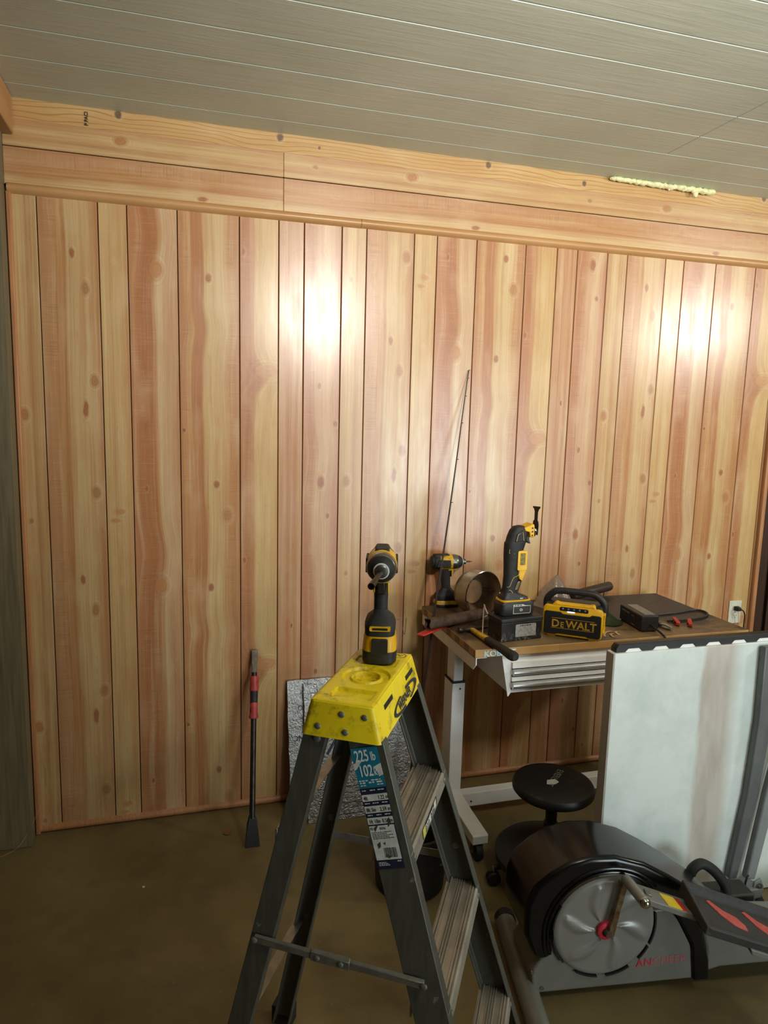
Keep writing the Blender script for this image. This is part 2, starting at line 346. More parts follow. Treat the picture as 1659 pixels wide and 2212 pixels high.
# left wall stub of grey boards, and the tan beam on top of it
wl = struct(MB().span(-2.6, -.10, -.085, .012, 0, 2.640).build('wall_left', M_['gap'], smooth=False))
for x0, x1 in ((-.212, -.096), (-.33, -.214), (-.45, -.332), (-.57, -.452)):
    MB().span(x0, x1, -.092, -.02, .002, 2.636).build('board', M_['greyboard'], wl, bevel=.001, seg=1, smooth=False)
bm_ = struct(MB().span(-.20, -.060, -1.6, -.012, 2.632, 2.757).build('trim_4', M_['beam'], bevel=.004)); tag(bm_, 'tan wooden beam end tucked under the ceiling at the left')
# dark doorway right of the panelling
d1 = struct(MB().span(3.34, 4.3, .02, .06, .0, 2.2).build('door_1', M_['darkdoor'], bevel=.002))
for x0, x1 in ((3.342, 3.405), (3.43, 3.52)): MB().span(x0, x1, .0, .02, .05, 2.15).build('door_stile', M_['darkdoor'], d1, bevel=.003)
struct(MB().span(3.34, 6.6, .06, .10, 0, 2.78).build('wall_back_right', M_['plaster'], smooth=False))
struct(MB().span(3.336, 6.6, -.012, .06, 2.2, 2.765).build('wall_over_door', M_['plaster'], smooth=False))
struct(MB().span(-2.68, -2.6, -6.6, .1, 0, 2.78).build('wall_side', M_['plaster'], smooth=False))
struct(MB().span(6.6, 6.68, -6.6, .1, 0, 2.78).build('wall_right', M_['plaster'], smooth=False))
struct(MB().span(-2.68, 6.68, -6.68, -6.6, 0, 2.78).build('wall_front', M_['plaster'], smooth=False))
# ceiling boards
ce = struct(MB().span(-2.6, 6.6, -6.6, .1, 2.773, 2.82).build('ceiling', M_['gap'], smooth=False))
ys = [.01, -.125, -.322, -.514, -.700, -.897, -1.083, -1.275, -1.467, -1.659, -1.851]
def cboard(x0, x1, yf, yn):
    e = .0012; bv = .0035; zt = 2.7745; zb = 2.758
    # bevelled long edges: (y, z) section
    sec = [(yf-e, zt), (yf-e, zb+.001), (yf-e-.001, zb), (yn+e+.004, zb), (yn+e, zb+.008), (yn+e, zt)]
    return MB().prism(sec, x0+.0022, x1-.0022, 'x').build('ceiling_board', M_['ceiling'], ce, smooth=False)
for i in range(len(ys)-1):
    seam = [-2.6, 2.365, 4.8, 6.6] if i >= 2 else [-2.6, 3.9, 6.6]
    for a, b in zip(seam[:-1], seam[1:]): cboard(a, b, ys[i], ys[i+1])
MB().span(-2.6, 6.6, -6.6, -1.853, 2.758, 2.774).build('ceiling_sheet', M_['ceiling'], ce, smooth=False)
# ------------------------------------------------------------------ object materials
t = NT('yellow_plastic_scuffed'); v = t.obj(); n1 = t.noise(v, 28, 6, .7); n2 = t.noise(v, 9, 3)
c = t.mix(t.step(n2, .3, .7), hexc('#ffe41c'), hexc('#f2d016'))
c = t.mix(t.math('MULTIPLY', t.step(n1, .52, .66), t.step(n2, .36, .58, 0, .85)), c, hexc('#4a4018'))
t.bump(n1, .06, .001); M_['yellowcap'] = t.fin(c, .42)
M_['yellow'] = pm('yellow_tool_plastic', '#eab40c', '#d6a008', 30, .4)
M_['yellowdirty'] = pm('dusty_yellow_plastic', '#d3a51c', '#7c6a24', 60, .5, lo=.45, hi=.75)
M_['blackplastic'] = pm('black_tool_plastic', '#1b1a19', '#24221f', 40, .5)
M_['rubber'] = pm('black_rubber', '#1a1918', '#262421', 60, .65, bump=.1)
M_['blackgloss'] = pm('glossy_black_plastic', '#080706', '#0d0b0a', 5, .2, 0.0, .4)
M_['steel'] = pm('grey_steel', '#8b8984', '#6b6964', 30, .32, .9)
M_['chrome'] = pm('polished_chrome', '#c9c7c2', '#aaa8a2', 20, .12, 1.0)
M_['darksteel'] = pm('dark_steel', '#4a453e', '#352f29', 40, .38, .8)
M_['zinc'] = pm('zinc_rivet', '#84847e', '#6e6e68', 80, .45, .5)
t = NT('grey_fibreglass_rail'); v = t.obj((1, 1, .12)); n1 = t.noise(v, 90, 4); n2 = t.noise(t.obj(), 22, 5, .7)
c = t.mix(t.step(n1, .35, .7), hexc('#504f46'), hexc('#424139')); c = t.mix(t.step(n2, .66, .74, 0, .6), c, hexc('#aaa89a'))
t.bump(n1, .05, .001); M_['fibreglass'] = t.fin(c, .42)
t = NT('worn_aluminium_step'); v = t.obj(); n1 = t.noise(v, 45, 5, .7); n2 = t.noise(v, 10, 3)
c = t.mix(t.step(n2, .35, .65), hexc('#b3aa9b'), hexc('#9b9284')); c = t.mix(t.math('MULTIPLY', t.step(n1, .62, .68), t.step(n2, .5, .62)), c, hexc('#4a3022'))
M_['aluminium'] = t.fin(c, .42, .45)
M_['bar'] = pm('dull_aluminium_bar', '#8f8c82', '#77746b', 40, .4, .6)
M_['teal'] = pm('teal_label', '#157a92', '#1a6c84', 40, .4)
M_['navy'] = pm('navy_label', '#1b2136', '#222840', 40, .4)
M_['paper'] = pm('white_label', '#dcdcd4', '#c2c2ba', 60, .5)
M_['ink'] = pm('black_ink', '#141414', '#1c1c1c', 40, .5)
M_['white'] = pm('white_powder_coat', '#f6f4f0', '#e9e7e2', 6, .35)
M_['whitepaint'] = pm('white_ink', '#e6e6e2', '#d8d8d4', 40, .5)
M_['red'] = pm('red_plastic', '#c23328', '#a8281f', 40, .5)
M_['redfaded'] = pm('faded_red_rubber', '#c85a50', '#b04a42', 40, .55)
M_['rust'] = pm('rusted_steel_pipe', '#5a4230', '#3a2a1e', 45, .75, .2, bump=.3)

def small_print(*a): o = text(*a); o['kind'] = 'stuff'; return o
def fine_print(name, rows, m, parent, M):   # rows of print too small to read: (x, y, length, height) dashes
    mb = MB(); r_ = random.Random(3)
    for x, y, ln, h in rows:
        e = x + ln
        while x < e:
            w = min(h*r_.uniform(1.2, 4), e-x); mb.add([M @ Vector(p) for p in ((x, y, 0), (x+w, y, 0), (x+w, y+h, 0), (x, y+h, 0))], [(0, 1, 2, 3)]); x += w + h*.7
    o = mb.build(name, M_[m], parent, smooth=False); o['kind'] = 'stuff'; return o
M_['tealink'] = pm('pale_teal_lettering', '#c2e8ec', '#a8d4da', 40, .45)
M_['darklabel'] = pm('dark_pack_label', '#3a3936', '#2c2b29', 60, .5)
M_['dullolive'] = pm('olive_side_label', '#8f7a1c', '#4a4214', 150, .5)
M_['sandline'] = pm('sand_accent', '#c8b070', '#b49a58', 40, .5)
M_['darksteel2'] = pm('blackened_blade', '#15130f', '#211c16', 60, .5, .3)
M_['grille'] = pm('black_grille', '#100f0e', '#1b1917', 300, .6, bump=.2)
M_['goldink'] = pm('gold_lettering', '#c9992c', '#a87c22', 60, .45)
M_['buttonink'] = pm('grey_lettering', '#8a8a88', '#70706e', 60, .5)
M_['greyplate'] = pm('grey_metal_plate', '#7d7a75', '#67645f', 60, .4, .4)
M_['greencloth'] = pm('dark_green_cloth', '#2e3a16', '#1f2810', 30, .9)
M_['shaving'] = pm('pale_wood_shaving', '#c9a370', '#b08a58', 60, .7)
M_['greenbox'] = pm('dark_green_plastic', '#0f3a2a', '#0b2c20', 30, .5)
M_['ivory'] = pm('ivory_plastic', '#d8d2bc', '#ccc6b0', 30, .4)
M_['browncord'] = pm('brown_black_cord', '#2c1e16', '#20160f', 60, .5)
M_['brushed'] = pm('brushed_aluminium', '#d2d2d0', '#bdbdba', 20, .28, .75)
M_['navyink'] = pm('navy_print', '#1a1d33', '#232742', 40, .4)
M_['redgrip'] = pm('red_grip_rubber', '#b8403c', '#a03430', 40, .5)
M_['rodblack'] = pm('dark_rod_blank', '#2a1d16', '#1d140f', 60, .35)
M_['matteblack'] = pm('matt_black', '#171513', '#211e1b', 50, .55)
t = NT('worn_black_vinyl'); v = t.obj(); n1 = t.noise(v, 14, 5, .7); c = t.mix(t.step(n1, .6, .72), hexc('#1d1b1a'), hexc('#3c3834')); t.bump(t.noise(v, 90, 3), .1, .001); M_['vinyl'] = t.fin(c, .5)
t = NT('smudged_light_tinted_board'); v = t.obj(); sp = t.new('ShaderNodeSeparateXYZ'); t.put(sp.inputs[0], v); x_ = sp.outputs[0]
n1 = t.noise(v, 4.5, 5, .65); n2 = t.noise(t.obj((3, 1, .8)), 5, 3); n3 = t.noise(v, 45, 4, .7)
xj = t.math('ADD', x_, t.math('MULTIPLY', t.math('SUBTRACT', n2, .5), .05))
c = t.mix(t.step(n1, .42, .66), hexc('#e9eee8'), hexc('#d3ddd5'))  # pale green cast of the coloured light, mixed into the white of the board
band = t.math('MULTIPLY', t.step(xj, 2.155, 2.175), t.step(xj, 2.325, 2.275))
c = t.mix(t.math('MULTIPLY', band, .85), c, t.mix(t.step(n2, .4, .65), hexc('#cbbfb4'), hexc('#b3a596')))
c = t.mix(t.step(n3, .70, .76, 0, .5), c, hexc('#8f958e')); M_['tableface'] = t.fin(c, .35)
M_['edgewood'] = pm('grey_wood_edge', '#bdb3a6', '#9c9285', 8, .7, stretch=(60, 60, 1))
M_['greysteel'] = pm('grey_painted_steel', '#6b6e6c', '#5c5f5d', 10, .4)
M_['greylight'] = pm('light_grey_steel', '#8c918f', '#7e8381', 10, .4)
M_['ellgrey'] = pm('silver_grey_plastic', '#77756c', '#6b6960', 8, .4)
M_['greyblue'] = pm('blue_grey_plastic', '#6f7780', '#626a73', 8, .4)
M_['disc'] = pm('silver_disc', '#8b8982', '#7f7d76', 6, .33, .2)
M_['redhub'] = pm('red_hub_plastic', '#cc2c40', '#b82638', 30, .45)
M_['redthin'] = pm('worn_red_print', '#b85560', '#ac5a60', 60, .5)
M_['crank'] = pm('tarnished_crank', '#8a7a5c', '#6a4a30', 50, .35, .8)
M_['warnyellow'] = pm('yellow_warning_label', '#e0c020', '#d0b018', 40, .5)
M_['footblack'] = pm('charcoal_plastic', '#2e2c2a', '#393633', 60, .6)
M_['tubegrey'] = pm('grey_tube', '#77766c', '#6c6b61', 10, .4)
M_['sprayfoam'] = pm('expanding_foam', '#ebe7b8', '#d8d094', 60, .6)
M_['leaf'] = pm('dry_leaf', '#8a5a34', '#6e4526', 60, .8)
M_['web'] = pm('cobweb', '#b5a078', '#a08c66', 60, .6)

# ------------------------------------------------------------------ stepladder
LR = math.radians(-31.83)
lad = thing('step_ladder', 'grey fibreglass stepladder with scuffed yellow top in the foreground', 'ladder', (.823, -1.671, 0), LR)
Ff = lambda z: .021 + .298*(1.09-z)
Wn = lambda z: .002 - .070*(1.09-z)
Wf = lambda z: .318 + .100*(1.09-z)
Fr = lambda z: -.142 - .225*(1.09-z)
def channel(fA, fB, w, inw, z0, z1, fl=.026, th=.0045):
    rings = []
    for z in (z0, z1):
        a, b, W = fA(z), fB(z), w(z); s = inw
        rings.append([Vector((x, y, z)) for x, y in ((a, W), (b, W), (b, W+s*fl), (b-th, W+s*fl), (b-th, W+s*th), (a+th, W+s*th), (a+th, W+s*fl), (a, W+s*fl))])
    return MB().loft(rings)
def rail(fA, fB, w, inw):
    r = channel(fA, fB, w, inw, .02, 1.0935).build('rail', M_['fibreglass'], lad, bevel=.0012, seg=1, smooth=False)
    a, b, W = fA(0), fB(0), w(0)
    MB().span(min(a, b)-.006, max(a, b)+.006, W-.008, W+.034, 0, .055).build('rubber_foot', M_['rubber'], r, bevel=.004)
    return r
def rivet(p, d, r=.006, parent=None, name='rivet', m='zinc'):
    MB().lathe([(r, 0), (r, .0012), (r*.75, .0028), (r*.3, .0036)], p, d, 12).build(name, M_[m], parent)
frn = rail(lambda z: Ff(z)-.072, Ff, Wn, 1); frf = rail(lambda z: Ff(z)-.072, Ff, Wf, -1)
Wrn = lambda z: Wn(z)+.006; Wrf = lambda z: Wf(z)-.012
rrn = rail(Fr, lambda z: Fr(z)+.048, Wrn, 1); rrf = rail(Fr, lambda z: Fr(z)+.048, Wrf, -1)
rivet((Fr(1.078)+.03, Wrn(1.078), 1.078), (0, -1, 0), .008, rrn)
rivet((Ff(.68)-.03, Wf(.68)-.0045, .68), (0, -1, 0), .009, frf); rivet((Fr(.7)+.03, Wrf(.7)-.0045, .7), (0, -1, 0), .009, rrf)
# ladder top
mb = MB(); q = lambda a, b, c, d, z: [Vector((x, y, z)) for x, y in rrect(a, b, c, d, .012)]
mb.loft([q(-.146, .020, -.004, .327, 1.088), q(-.144, .018, -.003, .325, 1.095), q(-.129, .002, .001, .316, 1.156), q(-.126, -.001, .003, .314, 1.1585)], (True, False))
nx, ny = 56, 136; x0, x1, y0, y1 = -.1255, -.0015, .0035, .3135
def sm(a, b, v): v = min(max((v-a)/(b-a), 0), 1); return v*v*(3-2*v)
def capz(x, y):
    r = math.hypot(x+.060, y-.150); z = 1.1600
    z -= .006*(1-sm(.048, .051, r)); z += .004*sm(.027, .029, r)*(1-sm(.033, .035, r)); z -= .007*(1-sm(.026, .029, r))
    tx = sm(-.100, -.096, x)*(1-sm(-.018, -.014, x)); ty = sm(.026, .029, y)*(1-sm(.072, .076, y)); z -= .007*tx*ty
    if y > .215: z -= .003*sm(-.112, -.108, x)*(1-sm(-.02, -.016, x))*sm(.215, .218, y)*(1-sm(.262, .266, y))
    e = min(x-x0, x1-x, y-y0, y1-y); return z - .0015*(1-sm(0, .004, e))
vs = [(x0+(x1-x0)*i/nx, y0+(y1-y0)*j/ny, capz(x0+(x1-x0)*i/nx, y0+(y1-y0)*j/ny)) for i in range(nx+1) for j in range(ny+1)]
mb.add(vs, [(i*(ny+1)+j, (i+1)*(ny+1)+j, (i+1)*(ny+1)+j+1, i*(ny+1)+j+1) for i in range(nx) for j in range(ny)])
cap = mb.build('ladder_top', M_['yellowcap'], lad, angle=30)
for F_, Z_ in ((-.110, 1.108), (-.063, 1.137), (-.017, 1.137), (-.054, 1.103)): rivet((F_, .0005 if Z_ > 1.12 else -.002, Z_), (0, -1, 0), .0065, cap)
Xn = Vector((0, 1, 0)); Yn = Vector((-.255, 0, .967)); Nn = Xn.cross(Yn)
MW = basis((.0192, .132, 1.0965), (0, .97, .05), (-.25, -.03, .967), Nn)
text('logo_lettering', [('WERNER', .006, .001, .0245, .98, .012)], M_['navy'], cap, MW)
def swoosh(pts_out, pts_in):
    poly = pts_out + pts_in[::-1]
    m = Matrix.Translation((0, 0, 0)) @ MW
    mb = MB(); mb.loft([[m @ Vector((x, y, h)) for x, y in poly] for h in (-.0006, .0006)]); return mb
arc = lambda cx, cy, rx, ry, a, b, n=16: [(cx+rx*math.cos(a+(b-a)*k/n), cy+ry*math.sin(a+(b-a)*k/n)) for k in range(n+1)]
swoosh(arc(.062, .0085, .096, .0175, PI*.62, PI*1.45), arc(.066, .0095, .086, .0135, PI*.62, PI*1.45)).build('logo_swoosh', M_['navy'], cap)
swoosh(arc(.062, .0085, .096, .0175, -PI*.38, PI*.45), arc(.058, .0075, .086, .0135, -PI*.38, PI*.45)).build('logo_swoosh', M_['navy'], cap)
for w0, w1, z_ in ((.222, .282, 1.136), (.054, .113, 1.139)):
    f_ = .0025 + (1.156-z_)*.262
    mb = MB(); mb.loft([[Vector((f_+d-(dz*.26), w, z_+dz)) for w, dz in ((w0, -.005), (w1, -.005), (w1, .004), (w0, .004))] for d in (-.004, .0006)]); mb.build('slot', M_['ink'], cap, smooth=False)
MB().lathe([(.021, 0), (.021, .0006), (.019, .0006), (.019, 0)], (-.030, .292, 1.1597), (0, 0, 1), 28, (False, False), sx=1, sy=.8).build('emblem', M_['darksteel'], cap)
fine_print('emblem_print', [(-.013, .002, .026, .0035), (-.010, -.005, .020, .0035)], 'darksteel', cap, basis((-.030, .292, 1.1603), (1, 0, 0), (0, 1, 0), (0, 0, 1)))
# steps
def step_(zt, lab):
    a = Ff(zt)-.0745; b = Ff(zt)-.002; n = 9; sec = []
    ridges = [(.05, .10), (.13, .18), (.33, .37), (.41, .45), (.49, .53), (.57, .61), (.80, .85), (.89, .94)]
    sec.append((a, zt-.03)); sec.append((a, zt-.0045))
    for r0, r1 in ridges:
        w = b-a; sec += [(a+w*r0, zt-.002), (a+w*(r0+.008), zt), (a+w*(r1-.008), zt), (a+w*r1, zt-.0045)]
    sec += [(b, zt-.001), (b+.004, zt-.006), (b+.008, zt-.034), (b+.004, zt-.034), (b+.0005, zt-.008), (a+.004, zt-.008), (a+.004, zt-.03)]
    y0, y1 = Wn(zt)+.0046, Wf(zt)-.0046
    s = MB().prism(sec, y0, y1, 'y').build('step', M_['aluminium'], lad, smooth=False)
    for yy in (y0+.022, y1-.022): rivet((b+.0062, yy, zt-.02), (1, 0, .1), .006, s)
    if lab:
        Mx = basis((b+.0080, .085, zt-.029), (0, 1, 0), (-.14, 0, .99), (.99, 0, .14))
        mk = lambda nm, x0, x1, y0, y1, m, h=.0003: MB().loft([[Mx @ Vector((x, y, k)) for x, y in ((x0, y0), (x1, y0), (x1, y1), (x0, y1))] for k in (0, h)]).build(nm, M_[m], s, smooth=False)
        mk('sticker', 0, .135, 0, .020, 'ink'); mk('sticker_patch', .002, .024, .001, .019, 'stickeryellow', .0005)
        mk('sticker_patch', .108, .128, .003, .019, 'paper', .0005); mk('sticker_patch', .060, .074, .001, .016, 'paper', .0005)
        fine_print('sticker_print', [(.027, .0125, .030, .004), (.027, .0080, .028, .0022), (.027, .0040, .030, .0022), (.077, .0115, .028, .004), (.077, .0050, .026, .0024)], 'whitepaint', s, Mx @ Matrix.Translation((0, 0, .0008)))
    return s
M_['stickeryellow'] = pm('yellow_sticker', '#d8d060', '#c8bc48', 40, .5)
step_(.885, True); step_(.590, False); step_(.295, False)
# rating label on the near front rail
Y = Vector((-.298, .070, 1)).normalized(); X = Vector((1, 0, .298)).normalized(); N = X.cross(Y).normalized(); X = Y.cross(N)
zt = 1.070; LM = basis(Vector((-.044, Wn(zt)-.0007, zt)) , X, Y, N)
def lab(nm, x0, x1, y0, y1, m, h, poly=None):
    p = poly or ((x0, y0), (x1, y0), (x1, y1), (x0, y1))
    return MB().loft([[LM @ Vector((x, y, k)) for x, y in p] for k in (0, h)]).build(nm, M_[m], frn, smooth=False)
LW, LL = .054, .236
lab('label', 0, LW, -LL, -.075, 'navy', .0004); lab('label', 0, LW, -.078, 0, 'teal', .0005)
for a, b in ((.0905, .1035), (.1130, .1265), (.1355, .1485)): lab('label_strip', .001, LW-.001, -b, -a, 'paper', .0006)
lab('label_strip', .001, LW-.002, -.218, -.1515, 'paper', .0006)
lab('torn_patch', 0, 0, 0, 0, 'paper', .0009, [(-.001, -.042), (-.001, -.030), (.012, -.024), (.017, -.026), (.004, -.040)])
lab('torn_patch', 0, 0, 0, 0, 'paper', .0009, [(.038, -.039), (.054, -.033), (.0545, -.055), (.046, -.058), (.043, -.046)])
for p in ([(.010, -.187), (.017, -.183), (.016, -.192), (.011, -.196)], [(.022, -.186), (.027, -.184), (.026, -.190)], [(.024, -.207), (.032, -.212), (.028, -.216), (.022, -.211)], [(.010, -.156), (.020, -.148), (.020, -.151), (.012, -.163)], [(.042, -.142), (.046, -.137), (.047, -.148), (.040, -.156)]):
    lab('torn_hole', 0, 0, 0, 0, 'fibreglass', .0011, p)
T1 = LM @ Matrix.Translation((0, 0, .0008))
small_print('label_lettering', [('225', .005, -.026, .031, .62, .012), ('lb', .037, -.026, .024, .6, .01), ('102', .007, -.055, .031, .62, .012), ('k', .037, -.055, .022, .6),
    ('ANSI', .042, -.223, .0042, .9)], M_['whitepaint'], frn, T1, .0002)
small_print('label_lettering', [('4ft', .004, -.1012, .011, .7), ('1.22 m', .033, -.1012, .011, .7), ('8ft 5in', .004, -.1240, .011, .7), ('2.59 m', .032, -.1240, .011, .7), ('1ft 10in', .004, -.1465, .011, .7), ('0.56 m', .031, -.1465, .011, .7),
    ('FS', .003, -.1595, .0075, .8), ('02/16', .022, -.1595, .0065, .8)], M_['ink'], frn, T1, .0002)
fine_print('label_print', [(.003, -.0645, .018, .0022), (.028, -.0645, .020, .0022), (.004, -.0690, .011, .0028), (.022, -.0690, .011, .0028), (.038, -.0690, .013, .0028), (.004, -.0735, .011, .0020), (.038, -.0735, .013, .0020),
    (.004, -.0835, .008, .0018), (.020, -.0835, .011, .0018), (.036, -.0835, .014, .0018), (.004, -.1085, .010, .0018), (.020, -.1085, .012, .0018), (.039, -.1085, .011, .0018), (.004, -.1315, .010, .0018), (.022, -.1315, .010, .0018), (.039, -.1315, .011, .0018),
    (.004, -.2235, .016, .0014), (.004, -.2262, .020, .0014), (.004, -.2290, .022, .0014)], 'whitepaint', frn, T1)
fine_print('label_print', [(.004, -.1650, .040, .0013), (.004, -.1680, .030, .0013), (.004, -.1710, .042, .0013), (.004, -.1740, .034, .0013), (.004, -.1770, .044, .0013)], 'ink', frn, T1)
mb = MB(); rnd = random.Random(4); x = .020
while x < .046:
    w = rnd.choice((.0006, .0010, .0016)); mb.add([T1 @ Vector(p) for p in ((x, -.214, 0), (x+w, -.214, 0), (x+w, -.195, 0), (x, -.195, 0))], [(0, 1, 2, 3)]); x += w + rnd.choice((.0006, .0010))
mb.build('barcode', M_['ink'], frn, smooth=False)
# folding spreaders and rear braces
def strap(p, q_, wd, th, nrm, name, m='bar', parent=lad, mb=None):
    p, q_ = Vector(p), Vector(q_); a = (q_-p).normalized(); n = Vector(nrm); n = (n-a*n.dot(a)).normalized(); u = n.cross(a); s = mb or MB()
    pts = [(-wd/2, 0), (-wd/2*.6, th), (wd/2*.6, th), (wd/2, 0)]
    s.loft([[x + u*k + n*h for k, h in pts] for x in (p, p+(q_-p)*.5, q_)])
    return s if mb is not None else s.build(name, M_[m], parent, bevel=.001, seg=1)
for Wa, Wb, sg in ((Wrn, Wn, -1), (Wrf, Wf, 1)):
    zz = .645; p = Vector((Fr(zz)+.012, Wa(zz)+sg*.003, zz)); r = Vector((Ff(zz)-.030, Wb(zz)+sg*.004, zz-.004)); n = (0, sg, 0)
    mid = p + (r-p)*.41
    s1 = strap(p, mid+(r-p)*.04, .022, .006, n, 'spreader'); strap(mid, r, .022, .006, n, 'spreader')
    hp = strap(mid-(r-p)*.06, mid+(r-p)*.17, .028, .008, n, 'spreader_hinge')
    for f in (-.02, .12): rivet(mid+(r-p)*f+Vector((0, sg*.008, 0)), n, .006, hp)
    for e in (p, r): rivet(e+Vector((0, sg*.006, 0)), n, .007, s1)
for zz in (.865, .355):
    yn, yf = Wrn(zz)+.005, Wrf(zz)-.005
    b_ = MB().span(Fr(zz)-.004, Fr(zz)+.002, yn-.004, yf+.006, zz-.014, zz+.014).span(Fr(zz)-.004, Fr(zz)+.022, yn, yf, zz+.0125, zz+.0145).build('rear_brace', M_['bar'], lad, bevel=.001, seg=1)
    for k in (yf-.012, yf-.022): rivet((Fr(zz)+.003, k, zz), (1, 0, 0), .003, b_, m='ink')

# ------------------------------------------------------------------ cordless impact drivers
def impact_driver(name, label, loc, rz, big, bit, dirty=False):
    r = thing(name, label, 'power drill', loc, rz, 'cordless impact drivers'); ye = 'yellowdirty' if dirty else 'yellow'
    k = 1.0 if big else .9
    S = lambda rx, ry, z, cx=0.0, n=20, e=.5: [Vector((cx+rx*math.copysign(abs(math.cos(2*PI*i/n))**e, math.cos(2*PI*i/n)), ry*math.copysign(abs(math.sin(2*PI*i/n))**e, math.sin(2*PI*i/n)), z)) for i in range(n)]
    hb = .030 if big else .014; hy = .036 if big else .018; z1 = hb; z2 = hb+hy
    bt = MB().loft([S(.050, .034, 0), S(.056, .0385, .004), S(.057, .039, hb)]).build('battery', M_['blackplastic'], r, bevel=.001)
    MB().loft([S(.056, .0385, z1), S(.055, .037, z1+hy*.6), S(.050, .033, z2)]).build('battery_shell', M_[ye], bt)
    MB().loft([[Vector((.0565, y, z1-.002)), Vector((.0565, -y, z1-.002)), Vector((.048, -y, z2-.004)), Vector((.048, y, z2-.004))] if False else
        [Vector((d, yy, zz)) for yy, zz in rrect(-.018, .018, z1-.004, z2-.006, .004)] for d in (.040, .0585)]).build('battery_latch', M_['blackplastic'], bt, bevel=.001)
    ft = MB().loft([S(.052, .034, z2-.002), S(.053, .035, z2+.016), S(.046, .031, z2+.027, .0), S(.026, .017, z2+.040, -.002), S(.021, .015, z2+.05, -.004)]).build('foot', M_['rubber'], r)
    MB().loft([[Vector((d, yy, zz)) for yy, zz in rrect(-.023, .023, z2+.011, z2+.021, .003)] for d in (.046, .0545)]).build('badge', M_[ye], ft)
    MB().loft([[Vector((d, yy, zz)) for yy, zz in rrect(-.017, .017, z2+.0135, z2+.0185, .002)] for d in (.050, .0552)]).build('badge_inset', M_['ink'], ft)
    hz = .214 if big else .196; gb = z2+.045
    MB().loft([S(.021, .0155, gb, -.004, e=.8), S(.020, .0155, gb+.02, -.006, e=.8), S(.022, .0165, hz-.055, -.010, e=.8), S(.028, .019, hz-.028, -.012, e=.8)]).build('grip', M_['rubber'], r)
    MB().prism([(.010, hz-.028), (.030, hz-.030), (.027, hz-.045), (.022, hz-.062), (.012, hz-.066)], -.009, .009, 'y').build('trigger', M_['blackplastic'], r, bevel=.003)
    gd = MB().prism([(-.012, hz-.018), (.040, hz-.022), (.034, hz-.034), (-.012, hz-.036)], -.0175, .0175, 'y'); 
    for sy in (-1, 1): gd.prism([(.014, hz-.034), (.024, hz-.034), (.019, hz-.060), (.014, hz-.060)], sy*.0155-.002, sy*.0155+.002, 'y')
    gd.build('collar_guard', M_[ye], r, bevel=.002)
    L = lambda nm, prof, m, par, **kw: MB().lathe(prof, (0, 0, hz), (1, 0, 0), 28, **kw).build(nm, M_[m], par)
    hd = L('motor_housing', [(.018, -.078), (.028, -.074), (.032, -.062), (.033, -.03), (.033, .012), (.031, .016)], 'rubber', r)
    L('housing_band', [(.0325, -.040), (.0345, -.036), (.0345, .010), (.0335, .016)], ye, r)
    MB().loft([[Vector((x_, y_, hz+z_)) for y_, z_ in ((-.020, .024), (.020, .024), (.013, .036), (-.013, .036))] for x_ in (-.066, .004)]).build('top_pad', M_['rubber'], r, bevel=.003)
    for sy in (-1, 1): MB().prism([(-.058, hz-.016), (.006, hz-.018), (.004, hz+.014), (-.05, hz+.016)], sy*.033-.003, sy*.033+.003, 'y').build('side_pad', M_['rubber'], r, bevel=.002)
    L('gear_case', [(.033, .014), (.0335, .030), (.0315, .040), (.029, .043)], 'steel', r)
    L('nose_bumper', [(.0295, .040), (.0285, .048), (.022, .060), (.018, .064), (.014, .064)], 'rubber', r)
    L('light_ring', [(.0175, .0625), (.0175, .0655), (.0135, .0655), (.0135, .0625)], 'whitepaint', r, caps=(False, False))
    L('chuck_collar', [(.014, .060), (.0145, .070), (.012, .072), (.012, .080), (.008, .081)], 'steel', r)
    if bit == 'nut':
        MB().lathe([(.0055, 0), (.0055, .060), (.0074, .062), (.0074, .086), (.0050, .086), (.0048, .078)], (.074, 0, hz), (1, -.22, -.13), 20).build('bit', M_['darksteel'], r)
    else:
        L('bit', [(.0035, .078), (.0032, .100), (.0016, .106), (.0012, .112)], 'darksteel', r)
    if big:
        lp = [(-.01, .037, z2+.02), (-.012, .045, z2+.018), (-.015, .050, z2+.0), (-.016, .053, z2-.012), (-.012, .056, z2-.014), (-.010, .057, z2+.004), (-.010, .058, z2+.024)]
        MB().tube(spline(lp, 5), .0008, 6).build('wire_loop', M_['steel'], r)
    return r
cF, cW = -.066, .270
ca, sa = math.cos(LR), math.sin(LR)
impact_driver('impact_driver', 'yellow and black cordless impact driver standing on the yellow ladder top', (.823+ca*cF-sa*cW, -1.671+sa*cF+ca*cW, 1.1592), math.radians(-107), True, 'nut')
impact_driver('impact_driver', 'smaller dusty yellow and black impact driver beside the tipped steel bowl', (1.597, -.070, .872), math.radians(-4), False, 'drill', True)

# ------------------------------------------------------------------ workbench
ZT = .872
t = NT('stained_butcher_block'); v = t.obj(); sp = t.new('ShaderNodeSeparateXYZ'); t.put(sp.inputs[0], v); bx, by = sp.outputs[0], sp.outputs[1]
gr = t.noise(t.obj((2.0, 30, 30)), 2.0, 4); st = t.noise(t.obj((1, 40, 1)), 1.2, 1)
stave = t.new('ShaderNodeTexBrick'); t.put(stave.inputs['Vector'], t.obj((1, 1, 1))); stave.inputs['Scale'].default_value = 1.0
for nm, q in (('Brick Width', .34), ('Row Height', .045), ('Mortar Size', .0006)): stave.inputs[nm].default_value = q
stave.inputs['Color1'].default_value = hexc('#c79c5e'); stave.inputs['Color2'].default_value = hexc('#b2844a'); stave.inputs['Mortar'].default_value = hexc('#7a5730')
c = t.mix(t.step(gr, .4, .7, 0, .5), stave.outputs[0], hexc('#a5763e'))
n1 = t.noise(v, 5, 5, .65); n2 = t.noise(v, 30, 4, .7)
